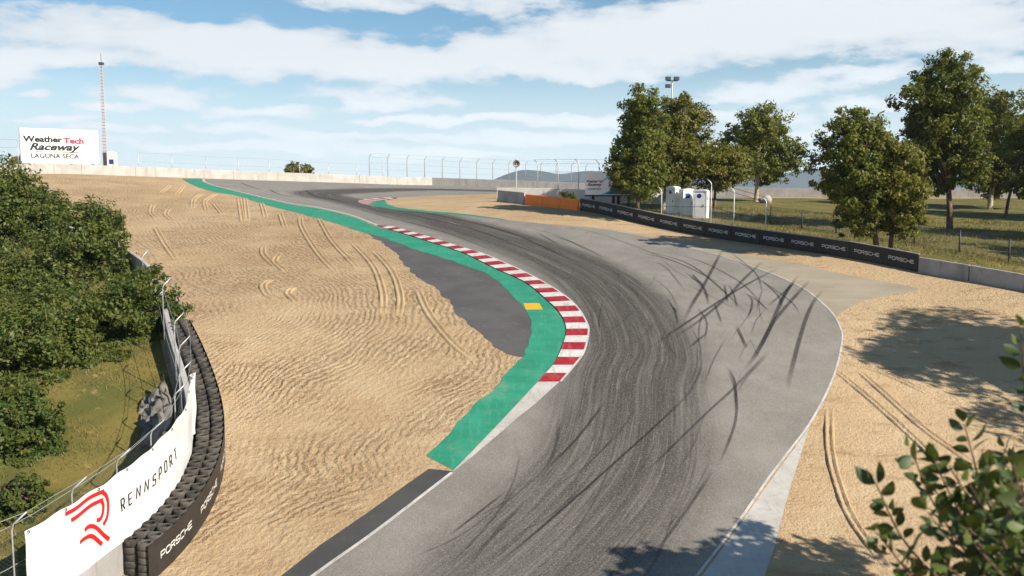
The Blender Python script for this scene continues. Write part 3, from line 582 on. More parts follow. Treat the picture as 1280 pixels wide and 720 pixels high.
def onA(px,off=1.6):
    k=(px-640)/F; nA_=np.array((-dAB[1],dAB[0])); nA_=nA_ if nA_[1]>0 else -nA_; t=0.0
    for _ in range(5):
        q=WA+nA_*off+dAB*t; fwd=q[1]*CT-(h1(*q)-CZ)*ST; t+=(k*fwd-q[0])/(dAB[0]-k*dAB[1])
    return WA+nA_*off+dAB*t
P=[onA(x) for x,_ in fp]; hs=[top_h(p,y) for p,(x,y) in zip(P,fp)]
fence('wire_fence','low wire fence of thin straight posts behind the hilltop wall',P,hs,None,.04,MAT['steel'],MAT['wire'],(.6,.97),None,wr=.008)
P=[onA(x,2.5) for x in (-30,0,24)]; hs=[top_h(p,y) for p,y in zip(P,(172,173,174))]
fence('wire_fence','tall wire fence left of the white billboard',P,hs,None,.04,MAT['steel'],MAT['wire'],(.5,.75,.98),None,wr=.016)
# right-hand fences behind the boards
def behind(px,off): return bline(px)+np.array((-BD[1],BD[0]))*off*(1 if (-BD[1])>0 else -1)
fp=[(819,238),(880.5,229),(909,239),(949,251)]
P=[behind(x,.7) for x,_ in fp]; hs=[top_h(p,y) for p,(x,y) in zip(P,fp)]
fence('chain_link_fence','chain-link fence with white posts between the toilets and the dry grass',P,hs,(-.3,.2),.034,MAT['white'],MAT['wired'],(.55,.97),(.16,.0045,.5,2.2,MAT['wire']),wr=.016)
f0=np.array(un(963,280)); f1=np.array(un(1261,327)); nf=int(np.linalg.norm(f1-f0)/3.3); P=[f0+(f1-f0)*i/nf for i in range(nf+4)]
fence('chain_link_fence','low dark chain-link fence crossing the dry grass under the trees',P,1.5,None,.06,MAT['steeld'],MAT['wired'],(.05,.98),(.13,.0045,.05,1.45,MAT['wired']),wr=.012)
# ------------------------------------------------------------------ left curved concrete wall, fence and banner
st=WALL.near((-14.2,21))-2; parts=[]; seg=3.2; n=int((WALL.L-st-8)/seg)
for i in range(n):
    mb=MB(); s0,s1=st+i*seg+.02,st+(i+1)*seg-.02; rows=[]
    SP=[(-.12,-.1),(-.12,1.1),(-.1,1.12),(.1,1.12),(.12,1.1),(.12,-.1)]
    for s in np.linspace(s0,s1,6):
        p=WALL(s); tn=WALL.tan(s); nn=np.array((-tn[1],tn[0])); rows.append([[*(p+nn*(a+.02)),h1(*p)+z] for a,z in SP])
    G=np.array(rows); mb.grid(G); k=len(SP); mb.f.append(tuple(range(k))); mb.m.append(0); mb.f.append(tuple(range(5*k+k-1,5*k-1,-1))); mb.m.append(0)
    ym=WALL((s0+s1)/2)[1]
    lb='weathered grey wall section below the white banner' if ym<34 else ('weathered grey wall section behind the tyres where the fence posts stand' if ym<43 else 'weathered grey wall section beyond the tyres, half hidden by shrubs')
    tag(mb.build('concrete_barrier',MAT['concg'] if ym<46 else MAT['conc'],None),lb,'barrier','weathered sections of the curved wall beside the shrubs')
def wn(s,off,z): 
    p=WALL(s); tn=WALL.tan(s); q=p+np.array((tn[1],-tn[0]))*off; return np.array((*q,h1(*p)+z))
fr=thing('catch_fence','debris fence with bent post tops above the curved wall by the shrubs','fence',wn(st,-.4,0))
ss=[WALL.near((x,y)) for x,y in ((-15,19.6),(-12.94,23.3),(-12.19,25.4),(-11.8,27.5),(-11.5,29.5),(-11.75,32.1),(-12.2,33.9),(-13.0,36.2),(-14.0,38.4),(-15.9,42.3),(-17.6,46),(-19.8,50.5),(-22.2,55),(-25.3,60))]
tips=[]
for s in ss:
    mb=MB(); b=wn(s,-.3,-.1); tn=WALL.tan(s); tips.append(bent(mb,b,3.4 if b[1]<44 else 1.75,np.array((tn[1],-tn[0]))*.42+tn*.12,.025)); mb.build('post',MAT['steel'],fr,True)
mb=MB()
for z in (1.3,2.2,3.3):
    mb.tube([wn(s,-.3,z) for s in np.arange(ss[0],ss[-1] if z<2 else ss[9],1.0)],.012,4)
mb.tube(tips,.01,4); mb.build('cable',MAT['wire'],fr)
mb=MB(); s=ss[0]
while s<ss[4]:
    for sg in (1,-1):
        ks=np.linspace(0,2.3,4); mb.tube([wn(s+sg*k,-.3,1.05+k) for k in ks],.0028,3,cap=False)
    s+=.13
mb.build('chain_link',MAT['wired'],fr)
BS0=WALL.near((-12.95,23.5)); BS1=WALL.near((-12.2,34.2)); BH0,BH1=1.02,3.2
def ban(a,b,off=0.0):      # a along the banner, b up: 0..1
    s=BS0+(BS1-BS0)*a; sag=.05*math.sin(a*math.pi*9)**2*b
    fold=.03*math.sin(a*31+b*3)*math.sin(a*9+1)+.02*math.sin(b*9+a*17); fold+= .12*np.clip((a-.93)/.07,0,1)*math.sin(a*170+b*1.5)
    return wn(s,.14+fold+off,BH0+(BH1-BH0)*b-sag)
r=thing('banner','long white banner with red emblem hung on the fence above the wall','banner',wn(BS0,-.2,1))
mb=MB(); A=np.linspace(0,1,160); mb.grid([[ban(a,b) for b in np.linspace(0,1,14)] for a in A]); mb.grid([[ban(a,b,-.012) for b in np.linspace(0,1,14)[::-1]] for a in A]); mb.build('sheet',MAT['banner'],r,True)
mb=MB()
for a in np.linspace(.01,.99,9): mb.lathe([(.02,0),(.035,.004),(.05,0)],ban(a,.975,.012),8,axis=(.8,-.6,0))
mb.build('eyelet',MAT['steeld'],r)
def wpx(p):
    v=np.array(p)-(0,0,CZ); f=v[1]*CT-v[2]*ST; u=v[1]*ST+v[2]*CT; return 640+F*v[0]/f,360-F*u/f
AB=[(a,b,*wpx(ban(a,b))) for a in np.linspace(0,1,400) for b in np.linspace(-.1,1.1,90)]; AB=np.array(AB)
def inv(px,py): k=np.argmin((AB[:,2]-px)**2+(AB[:,3]-py)**2); return AB[k,0],AB[k,1]
# emblem: four red bands (survey of the banner fixes its extent)
e0=inv(81.5,645); e1_=inv(112,619.5); e2=inv(140,672); e3=inv(103,680)
EM=[[(75,116),(660,116),(722,133),(772,178),(803,238),(812,300),(800,365),(768,420),(697,463)],[(160,203),(660,203),(702,222),(724,258),(724,305),(703,352),(665,384),(625,388),(592,374)],[(368,392),(395,383),(440,384),(500,405),(560,440),(620,493),(700,575),(795,660)],[(283,478),(310,470),(370,469),(440,482),(510,517),(570,570),(670,660)]]
V=[];Fc=[]
for pl in EM:
    q=resample(cat([(x,-y) for x,y in pl],15),18); v,f=stroke(q,43); k=len(V); V+=v; Fc+=[tuple(k+i for i in g_) for g_ in f]
ea0,ea1=e0[0],inv(136,628)[0]; eb0,eb1=inv(136,676)[1],inv(113,619)[1]
place('emblem',(np.array(V),Fc),lambda a,b:ban(ea0+(ea1-ea0)*a,eb0+(eb1-eb0)*b,.018),MAT['red'],r)
RW=stroke_word('RENNSPORT',.42,.6,.135); t0=inv(150,629); t1=inv(220.5,569); tb0=inv(151,643)[1]; tb1=inv(154,620)[1]
sub=lambda geo:geo
place('lettering',RW,lambda a,b:ban(t0[0]+(t1[0]-t0[0])*a,tb0+(tb1-tb0)*b,.018),MAT['ink'],r)
# crumpled sheeting behind the fence
mb=MB(); G=[]
for i in range(26):
    row=[]
    for j in range(14):
        s=ss[6]+.9+i/25*4.2; o=-.75-j/13*1.1; p=wn(s,o,0); z=h1(p[0],p[1])+0.05+1.15*(1-j/13)**1.3*(.7+.3*math.sin(i*.9))+.12*math.sin(i*1.9+j*.7)+.08*math.sin(j*2.3-i); row.append((p[0]+.1*math.sin(j*1.3+i),p[1]+.1*math.sin(i*1.1),z))
    G.append(row)
mb.grid(G); tag(mb.build('tarpaulin',MAT['tarp'],None,True),'crumpled grey sheeting slumped behind the curved wall','tarpaulin')
# ------------------------------------------------------------------ tyre wall
TD=.488; TT=.222
oc=np.array([un(x,y,1.1) for x,y in [(182.8,677.6),(205,656.8),(224.4,636),(241,617),(254.9,598),(262.5,580),(265.6,562),(269,545),(270.8,530),(271,515),(269.4,506.5),(266.7,490.6),(262.5,478),(259,463.5),(252,449),(246.7,435),(240,420),(233,406)]])
cf=np.polyfit(oc[:,1],oc[:,0],5); yy=np.arange(oc[0,1],oc[-1,1]+.6,.05); OC=Curve2(np.stack([np.polyval(cf,yy),yy],1))
nst=int(OC.L/TD)+1
def tprof(): 
    R_=TD/2; return [(R_*.64,TT*.12),(R_*.66,0.004),(R_*.82,0),(R_*.93,TT*.05),(R_,TT*.22),(R_*.99,TT*.5),(R_,TT*.78),(R_*.93,TT*.95),(R_*.82,TT),(R_*.68,TT*.96),(R_*.63,TT*.84),(R_*.66,TT*.7),(R_*.86,TT*.55),(R_*.86,TT*.4),(R_*.66,TT*.28)]
mb=MB(); mb.lathe(tprof(),(0,0,0),26,closed=True); t0_=mb.build('tyre',MAT['tyre'],None,True); first=True
rest=MB()
for k in range(nst):
    s=k*TD; p=OC(s); tn=OC.tan(s); nl=np.array((-tn[1],tn[0]))
    for row in (0,1):
        q=p+nl*TD*1.01*row+rng.normal(0,.008,2); z=h1(*q)
        for lv in range(5):
            c=(q[0]+rng.normal(0,.006),q[1]+rng.normal(0,.006),z+lv*TT)
            if lv==4 or k==0:
                o=t0_ if first else t0_.copy()
                if not first: col.objects.link(o)
                first=False; o.location=c; o.rotation_euler=(0,0,rng.uniform(0,6.28))
                if lv==4 and k==0: lb='worn tyre on top of the '+('left' if row else 'right')+' end stack of the tyre wall'
                elif lv==4: lb='worn tyre topping the '+('inner row of the curved tyre wall under the banner' if row else 'outer row of the tyre wall beside its cover')
                else: lb='worn tyre below the top one in the '+('left' if row else 'right')+' end stack of the tyre wall'
                tag(o,lb,'tyre','worn tyres stacked in the curved tyre wall')
            else:
                R_=TD/2; rest.lathe([(R_*.6,0),(R_*.93,.01),(R_,TT*.3),(R_,TT*.7),(R_*.93,TT-.01),(R_*.6,TT)],c,12)
tag(rest.build('stacked_tyres',MAT['tyre'],None,True),'lower layers of worn tyres inside the curved tyre wall','tyres','worn tyres stacked in the curved tyre wall','stuff')
def wrp(s,z,off=0.0):
    p=OC(min(max(s,0),OC.L)); tn=OC.tan(min(max(s,.05),OC.L-.05)); q=p-np.array((-tn[1],tn[0]))*(TD/2+.03+off)+tn*(min(s,0)); return np.array((*q,h1(*p)+z))
r=thing('tyre_wall_cover','black belt wrapped round the outer face of the curved tyre wall','cover',wrp(0,0))
mb=MB(); S_=np.linspace(-.24,OC.L+.2,90)
mb.grid([[wrp(s,z) for z in (-.05,.3,.6,.9,1.11)] for s in S_]); mb.grid([[wrp(s,z,-.015) for z in (1.11,.9,.6,.3,-.05)] for s in S_]); mb.grid([[wrp(s,1.11),wrp(s,1.11,-.015)] for s in S_]); mb.grid([[wrp(S_[0],z,-.015),wrp(S_[0],z)] for z in (-.05,1.11)]); mb.build('belt',MAT['black'],r,True)
def ws(px,py,off): q=un(px,py,off); return OC.near((q[0],q[1]))
a0,a1=ws(199,694,.55),ws(238,653,.6); per=ws(244,637,.6)-a0; 
for k in range(6):
    s0=a0+per*k; s1=s0+(a1-a0)
    if s1>OC.L: break
    place('lettering',PW,lambda a,b:wrp(s0+(s1-s0)*a,.42+.24*b,.012),MAT['ltext'],r)
# ------------------------------------------------------------------ billboards, mast, booth
BY=112.0; p0=np.array([(32-640)/F*BY,BY]); al=R(35); bd=np.array((math.cos(al),math.sin(al))); bn=np.array((math.sin(al),-math.cos(al))); W_=8.75
zt=at(32,159.7,BY)[2]; zb=at(32,203.8,BY)[2]
r=thing('billboard','big white billboard with black and red lettering behind the hilltop wall','billboard',gp(p0+bd*W_/2))
def bb(u,v,off): q=p0+bd*W_*u+bn*off; return np.array((*q,zb+(zt-zb)*v))
mb=MB(); mb.box((*(p0+bd*W_/2-bn*.35),(zt+zb)/2),(W_,.7,zt-zb),al); mb.build('panel',MAT['white'],r)
for u in (.08,.36,.64,.92):
    mb=MB(); q=p0+bd*W_*u-bn*.35; mb.box((*q,(zb+h1(*q)-.3)/2),(.25,.25,zb-h1(*q)+.29),al); mb.build('post',MAT['steeld'],r)
def btxt(s,x0,x1,y0,y1,m,bold,shear=0,name='lettering'):
    u0,u1=(x0-32)/96,(x1-32)/96; v0,v1=(204-y1)/44.4,(204-y0)/44.4
    place(name,font_geo(s,bold,shear),lambda a,b:bb(u0+(u1-u0)*a,v0+(v1-v0)*b,.012),m,r)
btxt('Weather',35,83,169,177,MAT['ink'],.045); btxt('Tech',84,109.5,170,178,MAT['pred'],.045); btxt('Raceway',42.5,105,178,190,MAT['ink'],.04,.35); btxt('LAGUNA SECA',44,103,191.2,197.3,MAT['ink'],.03)
V=[];Fc=[]
for pl in ([(0,0),(.55,.02),(.8,.1),(.95,.4),(.8,.62),(.95,.8),(.7,1),(.3,.95),(.15,.7),(.35,.55),(.1,.3),(0,0)],):
    v,f=stroke(cat(pl,.08),.06); V+=v; Fc+=f
place('emblem',(np.array(V),Fc),lambda a,b:bb((108-32)/96+(15/96)*a,(204-197.5)/44.4+(18/44.4)*b,.012),MAT['pink'],r)
place('underline',(np.array([(0,0),(1,0),(1,1),(0,1)]),[(0,1,2,3)]),lambda a,b:bb((50-32)/96+(53/96)*a,(204-189.6)/44.4+(.9/44.4)*b,.011),MAT['ink'],r)
# lattice mast
mp=at(132.3,207,119); mxy=mp[:2]; mz=h1(*mxy); mt=at(130.5,72,119)[2]; r=thing('lattice_mast','slim red and white lattice radio mast beside the white billboard','mast',gp(mxy))
leg=[np.array((math.cos(a),math.sin(a))) for a in (R(90),R(210),R(330))]; Hm=mt-mz
for a in leg:
    mb=MB(); mb.tube([(mxy[0]+a[0]*.34,mxy[1]+a[1]*.34,mz-.1),(mxy[0]+a[0]*.2,mxy[1]+a[1]*.2,mt-.8)],.032,5); mb.build('leg',MAT['mast'],r)
mb=MB(); nz=34
for i in range(nz):
    for k in range(3):
        za,zc=mz+(Hm-.8)*i/nz,mz+(Hm-.8)*(i+1)/nz; ra,rb=.34-.14*i/nz,.34-.14*(i+1)/nz; a,b=leg[k],leg[(k+1)%3]
        A=(mxy[0]+a[0]*ra,mxy[1]+a[1]*ra,za);B=(mxy[0]+b[0]*rb,mxy[1]+b[1]*rb,zc);C_=(mxy[0]+b[0]*ra,mxy[1]+b[1]*ra,za)
        mb.tube([A,B],.018,3); mb.tube([A,C_],.03,3,mi=1)
mb.build('bracing',[MAT['mast'],MAT['mastr']],r)
mb=MB(); mb.box((*mxy,mt-.75),(.5,.5,.3)); mb.tube([(*mxy,mt-.8),(*mxy,mt+.5)],.03,5); mb.build('antenna',MAT['steeld'],r)
mb=MB(); mb.box((*mxy,mz+1.3),(.42,.42,2.7)); mb.build('cabinet',MAT['steeld'],r)
def booth(px,pyt,pyb,Y,wpx,yaw,label,signs,group,depth=.95,mats='plastic',roof='plastic'):
    c=at(px,pyb,Y)[:2]; W=wpx*Y/F; z0=h1(*c); zt=at(px,pyt,Y)[2]; Hh=zt-z0; r=thing('portable_toilet' if group else 'ticket_booth',label,'toilet' if group else 'booth',(c[0],c[1],z0),group)
    ca,sa=math.cos(yaw),math.sin(yaw); L=lambda x,y,z:(c[0]+x*ca-y*sa,c[1]+x*sa+y*ca,z0+z)
    mb=MB(); mb.box(L(0,0,Hh*.47),(W,depth,Hh*.94),yaw); mb.box(L(0,0,.06),(W+.08,depth+.08,.14),yaw)
    for sx in (-1,1): 
        for sy in (-1,1): mb.box(L(sx*W/2,sy*depth/2,Hh*.47),(.09,.09,Hh*.95),yaw)
    mb.build('cabin',MAT[mats],r)
    mb=MB(); n=8; G=[]
    for i in range(n+1):
        a=math.pi*i/n; G.append([L(-math.cos(a)*(W/2+.05),y,Hh*.94+math.sin(a)*Hh*.07) for y in (-depth/2-.05,depth/2+.05)])
    mb.grid(G); mb.f.append(tuple(range(0,2*n+2,2))); mb.m.append(0); mb.f.append(tuple(range(2*n+1,0,-2))); mb.m.append(0); mb.build('roof',MAT[roof],r)
    mb=MB(); mb.box(L(0,-depth/2-.02,Hh*.45),(W*.74,.05,Hh*.82),yaw); d_=mb.build('door',MAT[mats],r)
    mb=MB(); mb.box(L(W*.28,-depth/2-.06,Hh*.45),(.05,.05,.2),yaw); mb.build('handle',MAT['vent'],d_)
    for kind,u,v,w_,h_ in signs:
        mb=MB()
        if kind=='oval': mb.lathe([(0,.0),(w_/2,0),(w_/2,-.02)],L(u*W,-depth/2-.055,Hh*v),20,axis=(sa,-ca,0)); mb.build('sign',MAT['blue'],r)
        elif kind=='vent': mb.lathe([(0,.02),(w_/2,.02),(w_/2,-.02)],L(u*W,-depth/2-.06,Hh*v),20,axis=(sa,-ca,0)); mb.build('vent',MAT['vent'],r)
        elif kind=='side': mb.box(L(W/2+.02,0,Hh*v),(.03,w_,h_),yaw); mb.build('sign',MAT['blue'],r)
        else: mb.box(L(u*W,-depth/2-.055,Hh*v),(w_,.02,h_),yaw); mb.build('sign',MAT['blue'],r)
booth(140.5,190,207,116,9,R(12),'small cream booth with a blue window at the foot of the mast',[('rect',0,.55,.55,.6)],None,.9,'cream','cream')
TG='pale portable toilets behind the boards'
booth(841,233,269,85,11.5,R(-38),'pale portable toilet with a round vent, its shaded door facing the track',[('vent',0,.78,.3,.3)],TG,.95)
booth(857.5,236,270,84,13.5,R(14),'pale portable toilet with a square blue sign, between the other two',[('rect',-.1,.74,.42,.42)],TG,.95)
booth(876,237,272,82.5,16,R(-24),'pale portable toilet with an oval blue sign, nearest the chain-link fence',[('oval',-.05,.78,.4,.3),('side',.5,.7,.2,.35)],TG,.95)
# teal signboard
SY=92.0; s0=np.array([(731-640)/F*SY,SY]); s1=np.array([(790-640)/F*(SY-1.0),SY-1.0]); sd=(s1-s0)/np.linalg.norm(s1-s0); sn=np.array((sd[1],-sd[0])); SW=np.linalg.norm(s1-s0); szb=at(740,243.6,SY)[2]; szt=at(740,214.5,SY)[2]
r=thing('signboard','white and teal signboard on dark posts, half hidden by the slender tree','sign',gp((s0+s1)/2)); yaw=math.atan2(sd[1],sd[0])
def sb(u,v,off): q=s0+sd*SW*u+sn*off; return np.array((*q,szb+(szt-szb)*v))
mb=MB(); mb.box((*((s0+s1)/2),(szb+szt)/2),(SW,.1,szt-szb),yaw); mb.build('panel',MAT['white'],r)
mb=MB(); mb.box((*((s0+s1)/2),szb-.08),(SW+.1,.14,.14),yaw); mb.build('bottom_rail',MAT['wood'],r)
for u in (.17,.6,.7,.92):
    mb=MB(); q=s0+sd*SW*u; z=h1(*q); mb.box((*q,(z+szb-.15)/2),(.26,.22,szb-z-.05),yaw); mb.build('post',MAT['wood'],r)
def swoosh(L,m,off):
    L=np.array(L); n=len(L)//2; lo=cat(L[:n],.05); hi=cat(L[n:],.05); k=24; lo=resample(lo,n=k); hi=resample(hi,n=k); mb=MB(); mb.add([sb(*p,off) for p in lo]+[sb(*p,off) for p in hi],[(i,i+1,k+i+1,k+i) for i in range(k-1)]); mb.build('teal_wave',MAT[m],r)
swoosh([(.38,.03),(.55,.2),(.64,.55),(.72,.97),(.99,.02),(.99,.3),(.99,.6),(.99,.98)],'teal',.056)
swoosh([(.3,.5),(.42,.7),(.5,.85),(.55,.98),(.33,.5),(.47,.7),(.57,.85),(.64,.98)],'teal2',.056)
swoosh([(.33,.02),(.48,.15),(.58,.4),(.65,.8),(.4,.02),(.54,.18),(.63,.5),(.70,.9)],'teal2',.057)
def stx(s,x0,x1,y0,y1,m,b,sh=0): place('lettering',font_geo(s,b,sh),lambda a,c:sb((x0-731)/59+(x1-x0)/59*a,(243.6-y1)/29+(y1-y0)/29*c,.059),m,r)
stx('Weather',732.5,747,225,228.4,MAT['ink'],.03); stx('Tech',747.3,753,225,228.4,MAT['pred'],.03); stx('Raceway',734,752,228.8,233.5,MAT['ink'],.03,.3); stx('LAGUNA SECA',735,751,235,237.4,MAT['ink'],.02)
# loudspeaker on a pole
lp=at(645.2,236,99.5)[:2]; z0=h1(*lp); lz=at(645,204.5,99.5)[2]; r=thing('loudspeaker','brown horn loudspeaker on a thin pole behind the white barrier','loudspeaker',gp(lp))
mb=MB(); mb.tube([gp(lp,-.1),(*lp,lz)],.07,8); mb.build('pole',MAT['steel'],r)
ax=np.array((.12,-.98,-.12)); mb=MB(); mb.lathe([(.05,-.5),(.1,-.35),(.2,-.1),(.36,.12),(.38,.12),(.33,.08)],(lp[0],lp[1]-.15,lz),22,axis=ax); mb.build('horn',MAT['horn'],r,True)
mb=MB(); mb.lathe([(0,.16),(.07,.1),(.09,-.2)],(lp[0],lp[1]-.15,lz),14,axis=ax); mb.lathe([(.2,.0),(.3,.06)],(lp[0],lp[1]-.15,lz),20,axis=ax); mb.build('driver',MAT['horni'],r,True)
mb=MB(); mb.tube([(*lp,lz),(lp[0]-.12,lp[1],lz+.55)],.02,5); mb.build('bracket',MAT['steeld'],r)
# flood light mast behind the trees
fl=at(837.5,250,112)[:2]; fz=at(837,101,112)[2]; r=thing('floodlight_mast','tall floodlight mast with three lamps rising behind the big oak','floodlight',gp(fl))
mb=MB(); mb.tube([gp(fl,-.1),(*fl,fz)],[.16,.09],8); mb.build('pole',MAT['steel'],r)
mb=MB(); mb.box((*fl,fz),(1.3,.1,.1)); mb.build('cross_arm',MAT['steeld'],r)
for dx,dz in ((-.5,.25),(.5,.25),(-.5,-.62)):
    mb=MB(); mb.box((fl[0]+dx,fl[1]-.1,fz+dz),(.62,.4,.42),0); mb.box((fl[0]+dx,fl[1]-.32,fz+dz-.02),(.5,.06,.32)); mb.build('lamp',[MAT['steeld']],r)
# boulder
bp=np.array(un(957,254)); bm=bmesh.new(); bmesh.ops.create_icosphere(bm,subdivisions=3,radius=1)
for v in bm.verts:
    n_=v.co.normalized(); k=1+.18*math.sin(n_.x*4+1)+.15*math.sin(n_.y*5+n_.z*3); v.co=Vector((n_.x*.8*k,n_.y*.6*k,n_.z*.46*k))
me=bpy.data.meshes.new('boulder'); bm.to_mesh(me); bm.free(); me.materials.append(MAT['rock']); me.polygons.foreach_set('use_smooth',[True]*len(me.polygons)); o=bpy.data.objects.new('boulder',me); col.objects.link(o); o.location=gp(bp,.33); tag(o,'pale boulder at the foot of the forked oak','boulder')
# ------------------------------------------------------------------ trees and shrubs
def leaves(name,C,N,size,m,parent,aspect=.5):
    """C leaf centres, N preferred normals, one folded rhombus each."""
    n=len(C); Nn=N+rng.normal(0,.75,(n,3)); Nn/=np.linalg.norm(Nn,axis=1)[:,None]; a=rng.normal(0,1,(n,3)); a-=Nn*(a*Nn).sum(1)[:,None]; a/=np.linalg.norm(a,axis=1)[:,None]; b=np.cross(Nn,a)
    L=size*rng.uniform(.65,1.35,(n,1)); w_=L*aspect; off=np.array(parent.location)
    V=np.stack([C-a*L,C+b*w_+a*L*.1+Nn*L*.12,C+a*L,C-b*w_+a*L*.1+Nn*L*.12],1).reshape(-1,3)-off
    me=bpy.data.meshes.new(name); me.vertices.add(4*n); me.vertices.foreach_set('co',V.ravel()); me.loops.add(4*n); me.loops.foreach_set('vertex_index',np.arange(4*n)); me.polygons.add(n); me.polygons.foreach_set('loop_start',np.arange(0,4*n,4)); me.materials.append(m); me.update(calc_edges=True); me.validate()
    o=bpy.data.objects.new(name,me); col.objects.link(o); o.parent=parent; return o
def crown_pts(blobs,leaf,dens,clump=.34,up=.35):
    C=[];N=[]
    for c,r in blobs:
        c=np.array(c); nc=max(6,int(14*(r/1.2)**1.1)); tot=int(dens*math.pi*r*r/(leaf*leaf)); per=max(4,tot//nc)
        d=rng.normal(0,1,(nc,3)); d/=np.linalg.norm(d,axis=1)[:,None]; d[:,2]*=.9; rad=r*rng.uniform(.45,1.02,(nc,1))**.8; cc=c+d*rad
        for k in range(nc):
            e=rng.normal(0,1,(per,3)); e/=np.linalg.norm(e,axis=1)[:,None]; e*=(rng.uniform(0,1,(per,1))**.5)*r*clump*rng.uniform(.7,1.3); e[:,2]*=.75; C.append(cc[k]+e); N.append(np.tile(d[k]*.7+np.array((0,0,up)),(per,1))+e/(r*clump+1e-6)*.6)
    return np.vstack(C),np.vstack(N)
def tree(name,label,cat_,group,base,blobs,leaf,dens,tr,leafm,barkm,forks=None,depth=.55,clump=.36,rs=1.36):
    """base: foot on the ground (x,y); blobs: survey marks of the crown (px,py,radius px) at the tree's distance."""
    leaf=leaf*.76; dens=dens*1.5; base=np.array(base,float); Y=base[1]; z0=h1(*base); r=thing(name,label,cat_,(base[0],base[1],z0),group); k=Y/F; B=[]
    for px,py,rp in blobs:
        c=at(px,py,Y); rr=rp*k*rs; B.append((c+np.array((0,rng.uniform(-depth,depth)*rr*2,0)),rr))
    # the crown has the same depth as width: mirror lobes to the far and near side
    cx=np.mean([b[0][0] for b in B]); wid=np.std([b[0][0] for b in B])+.4*np.mean([b[1] for b in B])
    for c,rr in list(B):
        s=rng.choice((-1,1)); 
        B.append((np.array((cx+(c[0]-cx)*.55,base[1]+s*wid*rng.uniform(.6,1.1),c[2]-rr*.15)),rr*.8))
    C,N=crown_pts(B,leaf,dens,clump); C[:,2]=np.maximum(C[:,2],H(C[:,0],C[:,1])+.1)
    leaves('crown',C,N,leaf,leafm,r)
    tb=MB(); zc=min(b[0][2]-b[1]*.3 for b in B); fk=forks or [base]; tops=[]
    for f in fk:
        f=np.array(f,float); zf=h1(*f); ht=max(.8,min(zc-zf+1.0,3.5)); lean=(np.array((cx,base[1]))-f)*.25; tp=np.array((f[0]+lean[0],f[1]+lean[1],zf+ht))
        mid=np.array((f[0]+lean[0]*.35,f[1]+lean[1]*.35,zf+ht*.5)); tb.tube([(f[0],f[1],zf-.15),(f[0],f[1],zf+.12),mid,tp],[tr*1.5,tr*1.08,tr*.9,tr*.75],9); tops.append(tp)
    for c,rr in B:
        tp=tops[int(np.argmin([np.linalg.norm(c[:2]-t_[:2]) for t_ in tops]))]; m=tp*.55+c*.45+rng.normal(0,.2,3)*rr+np.array((0,0,.15*rr)); q=(tp*.2+c*.8)+rng.normal(0,.12,3)*rr
        tb.tube([tp-(0,0,.1),m,q,c],[tr*.42,tr*.26,tr*.13,tr*.05],6)
        for _ in range(5):
            e=c+rng.normal(0,.36,3)*rr; s_=m+(c-m)*rng.uniform(.2,.9); tb.tube([s_,(s_+e)/2+rng.normal(0,.08,3)*rr,e],[tr*.11,tr*.07,tr*.02],4)
    tb.build('trunk',barkm,r,True); return r
X_=lambda px,py,Y: at(px,py,Y)[:2]
LA,LB,LC=MAT['leafA'],MAT['leafB'],MAT['leafC']; TGp='broadleaf trees in the dry park'
tree('oak_tree','slender tree with a tall narrow top, in front of the teal signboard','tree',TGp,X_(797,268,78.5),[(803,126,16),(793,142,16),(815,142,16),(808,162,20),(788,160,12),(785,188,21),(776,203,16),(800,205,24),(782,226,16),(800,230,18),(815,218,15),(803,184,20)],.2,2.0,.16,LA,MAT['bark'])
tree('oak_tree','big many-stemmed oak rising above the portable toilets','tree',TGp,X_(833,262,88),[(852,124,9),(845,140,15),(860,143,20),(873,160,18),(838,160,22),(858,180,25),(832,195,26),(878,182,12),(852,208,22),(870,200,18),(826,218,18),(842,225,14)],.2,2.1,.2,LB,MAT['barkp'],[X_(829,262,88),X_(836,262,88),X_(843,262,89)])
tree('oak_tree','low rounded tree hanging over the oval-signed toilet','tree',TGp,X_(893,250,90),[(884,214,17),(903,203,20),(922,212,15),(900,222,16),(926,200,11),(893,190,9),(912,190,9),(880,200,10)],.19,2.1,.14,LB,MAT['bark'])
tree('oak_tree','forked oak with a pale trunk standing alone beside the boulder','tree',TGp,X_(945,253,105),[(935,160,19),(970,157,19),(952,150,16),(924,180,17),(985,190,13),(960,187,22),(982,212,13),(940,203,19),(918,166,10),(964,215,14),(990,205,9),(928,200,12),(980,172,14)],.23,1.9,.24,LA,MAT['barkp'])
tree('oak_tree','spreading tree on a reddish trunk just behind the boards, left of its twin','tree',TGp,X_(1096,313,62.5),[(1048,162,20),(1074,156,19),(1034,190,19),(1062,190,24),(1028,222,15),(1056,222,22),(1080,210,22),(1074,248,22),(1094,182,18),(1084,278,13),(1040,240,14),(1070,270,14),(1090,225,20),(1098,262,16),(1060,285,9)],.17,2.0,.19,LA,MAT['bark'])
tree('oak_tree','leaning tree on a slim reddish trunk just behind the boards, right of its twin','tree',TGp,X_(1112,314,62.5),[(1108,190,22),(1128,205,20),(1112,228,24),(1138,228,18),(1142,252,15),(1120,258,20),(1130,282,14),(1100,255,15),(1154,240,10),(1092,205,15),(1106,275,13),(1140,270,11)],.17,2.0,.16,LB,MAT['bark'],[X_(1113,314,62.5)])
tree('oak_tree','tallest tree of the park, its trunk in deep shade','tree',TGp,X_(1187,291,75),[(1180,82,15),(1166,95,17),(1196,92,16),(1150,118,19),(1128,130,14),(1182,118,24),(1206,115,14),(1164,146,24),(1192,155,24),(1212,150,14),(1160,180,20),(1190,190,22),(1172,212,18),(1202,216,16),(1145,150,13),(1150,205,14),(1218,200,14),(1215,180,15),(1138,175,11),(1186,236,11)],.19,2.0,.26,LA,MAT['bark'])
